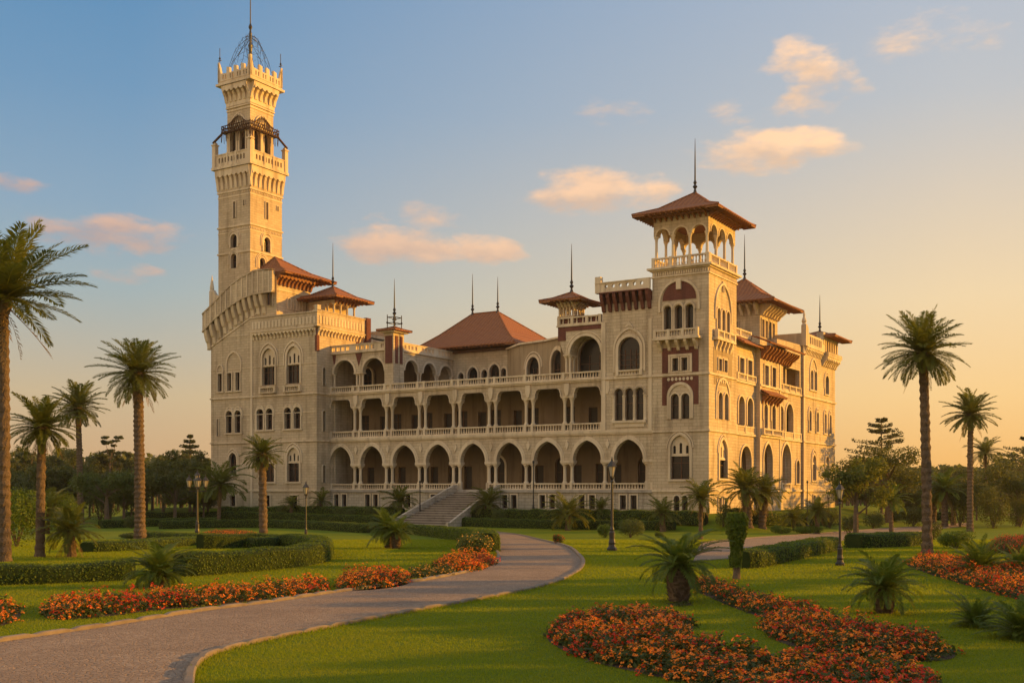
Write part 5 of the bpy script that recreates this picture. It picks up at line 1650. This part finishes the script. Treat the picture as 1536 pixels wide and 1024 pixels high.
hedge([(556, 797), (600, 799), (650, 804), (700, 811), (722, 819), (729, 828)], 1.1, 18, 'curved hedge that follows the path below the entrance steps', .08, 260)
hedge([(692, 788), (760, 791), (850, 793), (930, 794), (1012, 795)], 1.3, 13, 'long low hedge right of the entrance steps, nearer row', .1, 160)
hedge([(694, 780), (780, 781), (900, 783), (1000, 784), (1060, 786)], 1.4, 17, 'tall dark hedge row under the palace basement right of the steps', .14, 120)
hedge([(330, 777), (440, 777), (540, 778), (604, 780)], 1.4, 17, 'tall dark hedge row under the palace basement left of the steps', .14, 120)
hedge([(1112, 852), (1150, 844), (1200, 834), (1246, 824)], 1.0, 21, 'yellow-lit hedge along the right path', .07, 320)
hedge([(1280, 822), (1330, 820), (1376, 818)], 1.3, 20, 'rounded hedge beside the right path near the tallest right-hand palm', .08, 260)
hedge([(1090, 784), (1150, 786), (1240, 786)], 1.4, 16, 'hedge along the foot of the sunlit side of the palace', .14, 120)
hedge([(1340, 778), (1430, 780)], 1.5, 11, 'far hedge row beyond the right path', .16, 90)


def blobcloud(cs, n, shell=.35):
    """points in a set of ellipsoids (x,y,z,rx,ry,rz)"""
    cs = np.array(cs); w = (cs[:, 3] * cs[:, 4] * cs[:, 5]) ** .66; i = NP.choice(len(cs), n, p=w / w.sum())
    d = unit(NP.normal(size=(n, 3))); r = (1 - shell * NP.random(n) ** 1.5)[:, None]
    return cs[i, :3] + d * r * cs[i, 3:], d


def shrub(px, py, wpx, hpx, label, mat='shrub_leaf', leaf=.09, name='shrub', cat='shrub', dens=1.0, group=None, xy=None, flowers=None):
    x, y = xy or G(px, py); k = y / FPX; r = wpx * k / 2; h = hpx * k; z = zg(x, y)
    root = empty(name, (x, y, z)); tag(root, label, cat, group)
    m = MB()
    for a in range(6):
        t = a * PI / 3 + .3; m.tube((0, 0, -.05), (r * .45 * math.cos(t), r * .45 * math.sin(t), h * .7), max(.015, r * .03), .008, 5)
    m.build('stems', 'bark', root)
    cs = [(0, 0, h * .5, r * .9, r * .75, h * .5)]
    for a in range(9):
        t = NP.uniform(0, 2 * PI); q = NP.uniform(.3, .62) * r; s = NP.uniform(.3, .5)
        cs.append((q * math.cos(t), q * math.sin(t), h * NP.uniform(.35, .78), r * s, r * s, h * s * .7))
    n = int(min(14000, dens * 900 * (r * r + r * h) * (.09 / leaf) ** 2 * 1.3 + 500))
    P, d = blobcloud(cs, n); P[:, 2] = np.abs(P[:, 2])
    soup('leaves', leafquads(P, leaf, .2, .6, d), 4, mat, root)
    if flowers:
        P, d = blobcloud([(c[0], c[1], c[2], c[3] * 1.05, c[4] * 1.05, c[5] * 1.05) for c in cs], int(n * .12), .05); P[:, 2] = np.abs(P[:, 2])
        soup('blossoms', leafquads(P, leaf * .8, .5, .9, d), 4, flowers, root)
    return root


shrub(1433, 823, 60, 28, 'round clipped dark bush on the lawn right of the tallest right-hand palm', 'hedge_leaf', .07)
shrub(1398, 812, 34, 32, 'upright dark bush behind the tallest right-hand trunk', 'tree_leaf', .09)
shrub(712, 832, 62, 34, 'loose bush at the bend of the path where the curved hedge ends', 'shrub_leaf', .08, flowers='flower_yellow')
shrub(946, 806, 46, 30, 'yellow-green bush right of the glass lantern lamp post', 'shrub_leaf', .09)
shrub(908, 806, 28, 20, 'small dark bush just left of the glass lantern lamp post', 'hedge_leaf', .09)
shrub(838, 815, 20, 14, 'tiny reddish ball shrub on the grass beside the bend of the path', 'flower_leaf', .06, flowers='flower_red')
shrub(990, 806, 18, 8, 'very low shrub on the lawn before the dry-trunked palm', 'shrub_leaf', .08)
shrub(750, 788, 26, 26, 'leafy shrub against the basement right of the entrance steps', 'shrub_leaf', .12)
shrub(25, 820, 90, 92, 'huge dark rounded bush at the far left behind the tall palms', 'hedge_leaf', .13, dens=.8)
shrub(90, 800, 70, 62, 'big dark bush between the slim palm and the drooping palm on the left', 'hedge_leaf', .13, dens=.8)
shrub(150, 782, 62, 56, 'large bush with soft outline right of the slim left palm', 'tree_leaf', .16, dens=.8)
shrub(430, 777, 30, 22, 'shrub growing at the foot of the left block', 'shrub_leaf', .14)
shrub(520, 780, 46, 18, 'spreading shrub at the basement left of the entrance steps', 'shrub_leaf', .13)
shrub(560, 781, 30, 22, 'taller shrub at the basement next to the round low palm', 'shrub_leaf', .13)
shrub(197, 792, 26, 20, 'small bright bush near the lamp with clustered lanterns', 'shrub_leaf', .12)
shrub(1210, 800, 50, 12, 'low wide shrub beside the right path before the end block', 'hedge_leaf', .1)
shrub(1172, 800, 36, 12, 'low shrub beside the right path before the bushy palm pair', 'hedge_leaf', .1)
shrub(1245, 792, 36, 30, 'shrub at the foot of the far palace corner', 'tree_leaf', .13)
shrub(1275, 800, 30, 26, 'shrub below the feathery tree on the right', 'tree_leaf', .12)
shrub(1310, 792, 36, 26, 'rounded shrub left of the small upright palm', 'shrub_leaf', .13)
shrub(1370, 790, 40, 30, 'mixed green shrub seen left of the tallest right-hand trunk', 'tree_leaf', .14)
shrub(1440, 790, 50, 56, 'tall leafy shrub under the palm with the round dark crown', 'tree_leaf', .14)
shrub(1490, 792, 56, 62, 'tall dark shrub near the right edge behind the lawn', 'tree_leaf', .14)
shrub(1530, 790, 50, 50, 'dark shrub at the right picture edge', 'tree_leaf', .14)
shrub(1085, 790, 26, 34, 'leafy shrub at the base of the corner tower', 'shrub_leaf', .13)
shrub(1340, 783, 30, 18, 'low far shrub beyond the right path', 'shrub_leaf', .15)
shrub(205, 808, 60, 10, 'flat pale ground shrub behind the tall grey-trunked palm', 'shrub_leaf', .1)
shrub(185, 866, 20, 24, 'leafy gap-filling shrub at the end of the long left hedge', 'hedge_leaf', .07)

# the ivy-clad clipped tree beside the cycad
x, y = G(1105, 868); k = y / FPX
t = empty('topiary_tree', (x, y, zg(x, y))); tag(t, 'clipped tree shaped like a flaring column, clad in leaves, in the central flower bed', 'tree')
hT = (868 - 785) * k + .3
trunk_mb(hT * .8, 6 * k, 5 * k, n=10).build('trunk', 'bark', t)
zz = NP.uniform(.12, 1, 5200) ** .8; a = NP.uniform(0, 2 * PI, 5200)
rr = np.interp(zz, [0, .3, .55, .7, .9, 1], [6.5, 7.5, 10.5, 16, 18, 13]) * k * np.sqrt(NP.uniform(.35, 1, 5200))
P = np.stack([rr * np.cos(a), rr * np.sin(a), zz * hT], -1)
soup('leaves', leafquads(P, .08, .1, .6, unit(np.stack([np.cos(a), np.sin(a), a * 0], -1))), 4, 'hedge_leaf', t)


# ------------------------------------------------------------------ flower beds
BEDS = []


def bed(pts, label, cols=('flower_orange', 'flower_red'), h=.3, dens=60, leafd=420, mix=.72, shrink=.0):
    P = gline(pts, 5, True)
    BEDS.append(P)
    lo, hi = P.min(0), P.max(0); A = np.prod(hi - lo)
    cx_, cy_ = P.mean(0)
    def pts_in(n):
        Q = NP.uniform(lo, hi, (int(n * A), 2)); return Q[inside(Q, P)]
    def edge_dist(Q):
        S = resample(np.vstack([P, P[:1]]), .25)
        out = np.empty(len(Q))
        for i in range(0, len(Q), 4000):
            out[i:i + 4000] = np.sqrt(((Q[i:i + 4000, None] - S[None]) ** 2).sum(-1).min(1))
        return out
    root = empty('flower_bed', (cx_, cy_, 0)); tag(root, label, 'flower bed', 'beds of orange and red flowers')
    off = np.array([cx_, cy_, 0])
    n = len(P)
    Zr = gz(P[:, 0], P[:, 1])
    me = bpy.data.meshes.new('soil'); me.from_pydata([(p[0] - cx_, p[1] - cy_, z + .012) for p, z in zip(P, Zr)], [], [tuple(range(n))]); me.update()
    if me.polygons[0].normal.z < 0: me.flip_normals()
    finish('soil', me, 'soil', root)
    def height(Q):
        e = edge_dist(Q)
        b = .5 + .5 * np.sin(Q[:, 0] * 2.3 + 1.3 * np.sin(Q[:, 1] * 1.7)) * np.cos(Q[:, 1] * 2.9 + Q[:, 0])
        return h * (.35 + .65 * np.clip(e / .35, 0, 1)) * (.72 + .4 * b)
    big = A > 60
    C0 = pts_in(34 if leafd > 500 else 30)
    if len(C0) > 60: C0 = C0[edge_dist(C0) > .11]
    H0 = height(C0) * NP.uniform(.65, 1.25, len(C0))
    if not len(C0): C0 = P[:3]; H0 = np.full(3, h)
    Rc = NP.uniform(.13, .24, len(C0))
    nlf = max(20, int(leafd / 12))
    def dome(idx, lo_, hi_):
        k = len(idx); d = unit(NP.normal(size=(k, 3))); d[:, 2] = np.abs(d[:, 2]); r = NP.uniform(lo_, hi_, k)[:, None]
        O = d * r * np.stack([Rc[idx], Rc[idx], H0[idx]], -1)
        X = C0[idx] + O[:, :2]
        return np.stack([X[:, 0], X[:, 1], gz(X[:, 0], X[:, 1]) + O[:, 2] + .01], -1) - off, d
    V, d = dome(np.repeat(np.arange(len(C0)), nlf), .35, 1.02)
    soup('foliage', leafquads(V, .07, .4, .55, d), 4, 'flower_leaf', root)
    kind = (np.sin(C0[:, 0] * 1.5 + 1) + np.cos(C0[:, 1] * 1.9) + NP.normal(0, .55, len(C0)))
    thr = np.quantile(kind, mix)
    bloom = NP.random(len(C0)) > .12
    for ci, c in enumerate(cols):
        sel = np.nonzero((((kind <= thr) if ci == 0 else (kind > thr)) | (NP.random(len(C0)) < .15)) & bloom)[0]
        if not len(sel): continue
        idx = np.repeat(sel, max(3, int(dens / 11)))
        idx = idx[NP.random(len(idx)) < NP.uniform(.5, 1, len(C0))[idx]]
        C, d = dome(idx, .96, 1.1)
        k = 6
        C = np.repeat(C, k, 0) + NP.normal(0, .017, (len(C) * k, 3)) * [1, 1, .7]
        soup('blossoms', leafquads(C, .034, .6, .85, np.repeat(d, k, 0)), 4, c, root)
    return root


bed([(-60, 912), (0, 906), (26, 915), (30, 926), (5, 938), (-60, 946)], 'orange flower bed cut off by the left picture edge', dens=70)
bed([(60, 918), (85, 909), (150, 906), (250, 897), (350, 889), (450, 880), (486, 878), (489, 885), (465, 893), (350, 906), (250, 914), (150, 926), (85, 929)], 'long strip of orange flowers along the left side of the path', h=.38, dens=95)
bed([(504, 875), (525, 869), (570, 865), (608, 866), (615, 873), (600, 879), (555, 885), (515, 885)], 'short mound of orange flowers between the long strip and the bend of the path', h=.42, dens=110)
bed([(608, 862), (640, 857), (684, 857), (682, 863), (620, 867)], 'thin bed of yellow flowers left of the path bend', ('flower_yellow', 'flower_orange'), h=.3, dens=40, mix=.8)
bed([(652, 848), (690, 841), (736, 838), (742, 845), (725, 854), (690, 859), (660, 856)], 'orange flower bed inside the sharp bend of the path', h=.42, dens=110)
bed([(820, 955), (842, 938), (905, 925), (985, 925), (1038, 938), (1030, 952), (1040, 968), (1110, 985), (1160, 992), (1150, 1075), (1060, 1032), (960, 1010), (880, 990), (838, 972)],
    'largest flower bed, rounded end in the centre foreground', h=.33, dens=120, leafd=700, mix=.8)
bed([(1165, 996), (1230, 990), (1300, 998), (1375, 1014), (1412, 1035), (1400, 1090), (1160, 1090)], 'red and orange flower bed at the bottom edge of the picture', h=.3, dens=110, leafd=600, mix=.55)
bed([(1035, 880), (1070, 876), (1120, 893), (1180, 909), (1246, 924), (1235, 934), (1180, 934), (1130, 922), (1080, 903)], 'red flower strip running from the central cycad palm', ('flower_red', 'flower_orange'), h=.33, dens=85, mix=.5)
bed([(1143, 938), (1165, 927), (1260, 938), (1330, 950), (1400, 968), (1432, 982), (1420, 990), (1360, 993), (1280, 990), (1200, 974), (1155, 956)], 'red flower strip tapering to a point on the right lawn', ('flower_red', 'flower_orange'), h=.33, dens=105, leafd=600, mix=.42)
bed([(1360, 845), (1400, 840), (1445, 844), (1500, 854), (1560, 860), (1560, 902), (1500, 892), (1440, 875), (1385, 858)], 'red flower bed round the foot of the tallest right-hand palm', ('flower_red', 'flower_orange'), h=.35, dens=80, mix=.5)
bed([(300, 804), (340, 799), (386, 804), (380, 810), (320, 810)], 'far orange flower bed inside the left hedges', h=.4, dens=40)
bed([(1480, 822), (1510, 814), (1560, 814), (1560, 828), (1500, 830)], 'dark red flower bed at the right picture edge beyond the round bush', ('flower_red',), h=.5, dens=30, mix=1)
bed([(1005, 906), (1020, 903), (1038, 905), (1030, 909), (1012, 909)], 'bare ring of soil and low leaves round the central cycad trunk', (), h=.06, leafd=200)

# ------------------------------------------------------------------ street lamps
def lamp(px, py, top, label, style='lantern', w=1.0):
    x, y = G(px, py); k = y / FPX; z = zg(x, y); H = (py - top) * k
    root = empty('street_lamp', (x, y, z)); tag(root, label, 'street lamp', 'black iron lamp posts in the garden')
    r = .045 * H / 3.4 * w
    hp = H * (.76 if style != 'pole' else 1)
    m = MB()
    m.lathe(0, 0, [(r * 4.2, -.1), (r * 4.2, H * .03), (r * 3.2, H * .04), (r * 2.6, H * .07), (r * 2.9, H * .09), (r * 2.2, H * .13), (r * 2.4, H * .2), (r * 1.6, H * .215), (r * 1.9, H * .23), (r * 1.2, H * .26),
                   (r, H * .5), (r * .85, hp * .96), (r * 1.6, hp * .97), (r * 1.6, hp * .98), (r * .8, hp)], 10)
    m.build('post', 'iron', root)
    def lan(cx, cy, z0, s):
        g = MB(); g.lathe(cx, cy, [(.09 * s, z0 + .05 * s), (.17 * s, z0 + .42 * s)], 6)
        go = g.build('lantern', 'lantern_glass', root)
        f = MB()
        f.lathe(cx, cy, [(.03 * s, z0 - .12 * s), (.10 * s, z0 - .02 * s), (.10 * s, z0 + .045 * s)], 6)
        f.lathe(cx, cy, [(.22 * s, z0 + .425 * s), (.2 * s, z0 + .46 * s), (.08 * s, z0 + .62 * s), (.03 * s, z0 + .66 * s), (.045 * s, z0 + .7 * s), (.01, z0 + .82 * s)], 6)
        for i in range(6):
            a = PI / 3 * i + PI / 6
            f.tube((cx + .095 * s * math.cos(a), cy + .095 * s * math.sin(a), z0 + .04 * s), (cx + .178 * s * math.cos(a), cy + .178 * s * math.sin(a), z0 + .43 * s), .012 * s, .012 * s, 4)
        f.build('lantern_frame', 'iron', go)
    s = H / 3.4
    if style == 'lantern': lan(0, 0, hp + .1 * s, s * .92)
    elif style == 'cluster':
        m = MB()
        for i in range(4):
            a = i * PI / 2 + .4; q = (.42 * s * math.cos(a), .42 * s * math.sin(a))
            m.tube((0, 0, hp * .93), (*q, hp * .93), .022 * s); m.tube((*q, hp * .93), (*q, hp * .96), .022 * s); lan(*q, hp * .96 + .12 * s, s * .85)
        m.build('arm', 'iron', root); lan(0, 0, hp + .3 * s, s * .8)
    else:
        m = MB(); m.lathe(0, 0, [(r * 2, H - .08), (r * 2.2, H), (r * .5, H + .12)], 8); m.build('cap', 'iron', root)
    return root


lamp(918, 826, 686, 'lamp post with one glass lantern on the central lawn, in front of the arcade')
lamp(1260, 848, 722, 'nearest lamp post on the right, standing on the lawn by the right path')
lamp(190, 780, 722, 'far lamp with clustered lanterns left of the palace', 'cluster')
lamp(296, 805, 708, 'lamp with clustered pale lanterns in front of the left palace edge', 'cluster')
lamp(459, 815, 722, 'slim lamp post before the ground-floor window of the left block', 'lantern', .8)
lamp(630, 783, 722, 'slim dark pole standing left of the entrance steps', 'pole', 1.1)
lamp(800, 778, 692, 'thin tall pole in front of the arcade right of the steps', 'pole', .8)
lamp(1283, 792, 716, 'far lamp post beside the feathery tree', 'lantern', .8)
lamp(1211, 790, 722, 'thin lamp post against the end block of the palace', 'pole', .8)
lamp(1243, 790, 735, 'small lamp post at the far palace corner', 'lantern', .8)

# ------------------------------------------------------------------ trees
def limbs(m, h, r0, nb, spread, start=.35, lean=(0, 0), n=7):
    top = (lean[0], lean[1], h * .72)
    m.tube((0, 0, -.3), (lean[0] * .4, lean[1] * .4, h * start), r0, r0 * .8, n)
    m.tube((lean[0] * .4, lean[1] * .4, h * start), top, r0 * .8, r0 * .3, n)
    ends = [top]
    for i in range(nb):
        a = i * 2.4 + rnd.uniform(-.3, .3); t = rnd.uniform(0, .8)
        b = Vector((lean[0] * .4, lean[1] * .4, h * start)).lerp(Vector(top), t)
        q = rnd.uniform(.5, .95) * spread
        e = (b.x + q * math.cos(a), b.y + q * math.sin(a), b.z + h * rnd.uniform(.1, .32))
        m.tube(b, e, r0 * .38, r0 * .12, 5); ends.append(e)
        for k in range(2):
            a2 = a + rnd.uniform(-.9, .9)
            e2 = (e[0] + .35 * spread * math.cos(a2), e[1] + .35 * spread * math.sin(a2), e[2] + h * rnd.uniform(.02, .14))
            m.tube(e, e2, r0 * .12, r0 * .05, 4); ends.append(e2)
    return ends


def tree(name, h, spread, r0, nb, nleaf, leaf, mat, label, cat='tree', start=.35, flat=.6, group=None, cs_=.42):
    root = empty(name, (0, 0, 0)); tag(root, label, cat, group)
    m = MB(); E = limbs(m, h, r0, nb, spread, start); m.build('trunk', 'bark', root)
    cs = []
    for e in E:
        s = spread * rnd.uniform(.7, 1.15) * cs_
        cs.append((*e, s, s, s * flat))
        for _ in range(2):
            cs.append((e[0] + rnd.uniform(-1, 1) * s, e[1] + rnd.uniform(-1, 1) * s, e[2] + rnd.uniform(-.5, .7) * s * flat, s * .5, s * .5, s * .38))
    P, d = blobcloud(cs, nleaf, .6)
    soup('crown', leafquads(P, leaf, .3, .65, d), 4, mat, root)
    return root


def norfolk(h, r, label, seed=0, tiers=12, name='norfolk_pine'):
    root = empty(name, (0, 0, 0)); tag(root, label, 'pine tree')
    m = MB(); m.tube((0, 0, -.3), (0, 0, h * .98), h * .018, h * .004, 7)
    Q = []
    for i in range(tiers):
        t = i / (tiers - 1); z = h * (.22 + .74 * t); rr = r * (1 - t) ** .75 * (1 + .18 * math.sin(i * 2.1 + seed)) + .12 * r
        for j in range(7):
            if rnd.random() < .22: continue
            a = j * 2 * PI / 7 + i * .7 + rnd.uniform(-.2, .2); q = rr * rnd.uniform(.75, 1.1)
            A = Vector((0, 0, z)); B = Vector((q * math.cos(a), q * math.sin(a), z + q * .16))
            m.tube(A, B, h * .004, h * .0015, 4)
            n = 26
            tt = np.linspace(.25, 1, n)[:, None]
            base = np.array(A) * (1 - tt) + np.array(B) * tt
            for _ in range(3):
                w = np.array([-math.sin(a), math.cos(a), 0]) * NP.uniform(-.28, .28, (n, 1)) * q * (1.15 - tt)
                Q.append(base + w + np.stack([NP.normal(0, .05, n), NP.normal(0, .05, n), NP.uniform(0, .035, n) * h], -1) * 1.0)
    m.build('trunk', 'bark', root)
    P = np.concatenate(Q)
    soup('crown', leafquads(P, h * .028, .2, .4), 4, 'pine_leaf', root)
    return root


def put(o, x, y, s=1.0, rz=0):
    o.location = (x, y, zg(x, y)); o.scale = (s, s, s * rnd.uniform(.92, 1.1)); o.rotation_euler = (0, 0, rz)


def place_px(o, px, y, s=1.0):
    x = (px - 768) / FPX * y; put(o, x, y, s, rnd.uniform(0, 6.28)); o.scale = (s, s, s)


def hz_at(py, y): return EYE + (733 - py) / FPX * y + 1.45


o = norfolk(hz_at(652, 175), 3.4, 'slender tiered pine against the sky just left of the palace', 1); place_px(o, 285, 175)
o = norfolk(hz_at(635, 150), 6.6, 'tall tiered pine standing against the orange sky right of the palace', 2, 13); place_px(o, 1322, 150)
o = norfolk(hz_at(655, 140), 6.5, 'dark pine rising at the right picture edge', 3, 11); place_px(o, 1538, 140)
o = tree('umbrella_pine', hz_at(662, 190), 1.5, .22, 3, 900, .4, 'pine_leaf', 'small lone pine poking above the wood on the left skyline', start=.72, flat=.35); place_px(o, 165, 190)
o = tree('broadleaf_tree', hz_at(672, 130), 3.9, .4, 8, 9000, .24, 'tree_leaf', 'spreading dark tree under the tall tiered pine on the right'); place_px(o, 1332, 130)
o = tree('feathery_tree', hz_at(704, 70) - .2, 1.6, .2, 7, 5200, .16, 'palm_leaf', 'feathery pale tree with a leaning trunk at the far palace corner', start=.35, flat=.9); place_px(o, 1284, 62, .88)
o = tree('broadleaf_tree', hz_at(716, 120), 2.6, .3, 7, 5200, .22, 'tree_leaf', 'rounded tree behind the yellowish palms on the right'); place_px(o, 1430, 120)
o = tree('broadleaf_tree', hz_at(690, 118), 3.0, .35, 8, 6500, .22, 'tree_leaf', 'dark tree filling the right picture edge below the pine'); place_px(o, 1528, 118)
o = tree('broadleaf_tree', hz_at(712, 120), 2.6, .3, 7, 5500, .22, 'shrub_leaf', 'lighter green rounded tree between the slim palm and the tall grey-trunked palm'); place_px(o, 160, 118)
o = tree('broadleaf_tree', hz_at(722, 132), 3.0, .3, 7, 5500, .24, 'tree_leaf', 'low dark tree against the left wall of the palace'); place_px(o, 292, 138)

W_ = 'trees of the wood behind the garden'
protos = [
    tree('broadleaf_tree', 10, 3.2, .32, 8, 5200, .34, 'tree_leaf', 'dark broadleaf tree in the wood behind the garden', group=W_),
    tree('broadleaf_tree', 8, 2.8, .26, 9, 4600, .32, 'tree_leaf', 'dark broadleaf tree in the wood behind the garden', start=.25, flat=.8, group=W_),
    tree('slender_pine', 12, 1.9, .22, 6, 2600, .34, 'pine_leaf', 'tall thin-trunked pine in the wood behind the garden', start=.6, flat=.5, group=W_),
    tree('slender_pine', 11, 1.5, .2, 5, 2200, .34, 'pine_leaf', 'tall thin-trunked pine in the wood behind the garden', start=.5, flat=.9, group=W_),
    tree('broadleaf_tree', 9, 3.6, .3, 9, 5200, .36, 'tree_leaf', 'dark broadleaf tree in the wood behind the garden', start=.3, flat=.5, group=W_)]
used = [False] * 5


def wood(px0, px1, n, y0, y1, tops, kinds):
    for i in range(n):
        px = px0 + (px1 - px0) * (i + rnd.uniform(.1, .9)) / n; y = rnd.uniform(y0, y1)
        j = rnd.choice(kinds); top = rnd.uniform(*tops)
        base_h = [10, 8, 12, 11, 9][j]
        s = (hz_at(top, y)) / (base_h * .95)
        o = protos[j] if not used[j] else copy_tree(protos[j]); used[j] = True
        place_px(o, px, y, s)


wood(-60, 325, 26, 125, 150, (700, 738), [1, 4])
wood(-60, 320, 26, 160, 200, (678, 716), [0, 2, 3, 2, 3])
wood(-60, 320, 20, 210, 260, (676, 706), [0, 2, 3, 4])
wood(1250, 1600, 12, 130, 155, (722, 745), [1, 4])
wood(1245, 1600, 24, 165, 210, (706, 728), [0, 1, 4])
wood(1245, 1600, 22, 215, 270, (700, 716), [0, 4, 1])
wood(320, 1250, 16, 230, 270, (706, 720), [0, 4])
# far unbroken wood that closes the horizon
n = 60000
a = NP.uniform(-.75, .75, n); yy = NP.uniform(290, 345, n)
xx = a * yy; top = 9 + 3 * np.sin(xx * .05) + 2 * np.sin(xx * .17 + 1) + 1.2 * np.sin(xx * .43)
P = np.stack([xx, yy, -1.4 + NP.uniform(0, 1, n) ** .6 * top], -1)
tag(soup('far_wood', leafquads(P, 1.5, .3, .8), 4, 'tree_leaf'), 'distant unbroken band of trees closing the horizon behind the garden', kind='stuff')
# trees standing to the right, outside the picture, whose long shadows cross the lawn
for i, (x, y, s) in enumerate([(21, 15.5, .55), (27, 20.5, .6), (24, 12.2, .5), (33, 27, .55), (38, 36, .6), (30, 9.5, .45), (46, 47, .8), (44, 31, .6), (14, 20.5, .42), (17.5, 25, .5), (22, 31, .55), (15, 17, .34), (31, 43, .75), (38, 54, .85), (12.5, 14.5, .3)]):
    o = copy_tree(protos[(0, 4, 1)[i % 3]]); put(o, x, y, s, i)

# ------------------------------------------------------------------ grass
def grass():
    out = []
    n = 640000
    y = 12.5 * (78 / 12.5) ** NP.random(n)
    x = y * NP.uniform(-.50, .50, n)
    P = np.stack([x, y], -1)
    bad = inside(P, PATHPOLY) | inside(P, PATH2)
    for b_ in BEDS: bad |= inside(P, b_)
    P = P[~bad]
    y = P[:, 1]
    s = .034 * (1 + (y - 12) / 60)
    h = s * NP.uniform(.5, 1.25, len(P)); w = .0042 * (1 + (y - 12) / 9) * NP.uniform(.7, 1.3, len(P))
    a = NP.uniform(0, 2 * PI, len(P)); l = NP.normal(0, .45, (len(P), 2)) * h[:, None]
    B = np.stack([P[:, 0], P[:, 1], gz(P[:, 0], P[:, 1]) - .004], -1)
    D = np.stack([np.cos(a) * w, np.sin(a) * w, a * 0], -1)
    T = B + np.stack([l[:, 0], l[:, 1], h], -1)
    tag(soup('grass', np.stack([B - D, B + D, T], 1), 3, 'grass_blade'), 'short mown grass covering the lawns', 'grass', kind='stuff')
    # rougher tufts along the kerbs
    R = []
    for L in (PL, PR, R1, R2):
        Q = resample(L, .02); Q = np.repeat(Q, 7, 0) + NP.normal(0, .10, (len(Q) * 7, 2)); R.append(Q)
    P = np.concatenate(R); P = P[(P[:, 1] > 10) & (P[:, 1] < 75)]
    P = P[~(inside(P, PATHPOLY) | inside(P, PATH2))]
    h = .07 * NP.uniform(.4, 1.3, len(P)); a = NP.uniform(0, 2 * PI, len(P)); w = .006 * (1 + P[:, 1] / 30)
    l = NP.normal(0, .5, (len(P), 2)) * h[:, None]
    B = np.stack([P[:, 0], P[:, 1], gz(P[:, 0], P[:, 1]) - .004], -1); D = np.stack([np.cos(a) * w, np.sin(a) * w, a * 0], -1)
    tag(soup('edge_grass', np.stack([B - D, B + D, B + np.stack([l[:, 0], l[:, 1], h], -1)], 1), 3, 'grass_blade'), 'longer grass growing against the kerbs of the paths', 'grass', kind='stuff')


grass()
# ------------------------------------------------------------------ the building's parts carry no stray labels; check the counts
# ------------------------------------------------------------------ evening haze
m = MB(); m.box(-420, 420, -70, 420, -2.6, 90)
o = m.build('haze', [], None)
hm = bpy.data.materials.new('haze'); hm.use_nodes = True; ht = hm.node_tree; ht.nodes.clear()
ho = ht.nodes.new('ShaderNodeOutputMaterial'); hv = ht.nodes.new('ShaderNodeVolumePrincipled')
hv.inputs['Color'].default_value = (.95, .88, .78, 1); hv.inputs['Density'].default_value = .00013; hv.inputs['Anisotropy'].default_value = .35
ht.links.new(hv.outputs[0], ho.inputs['Volume']); o.data.materials.append(hm)
tag(o, kind='stuff')
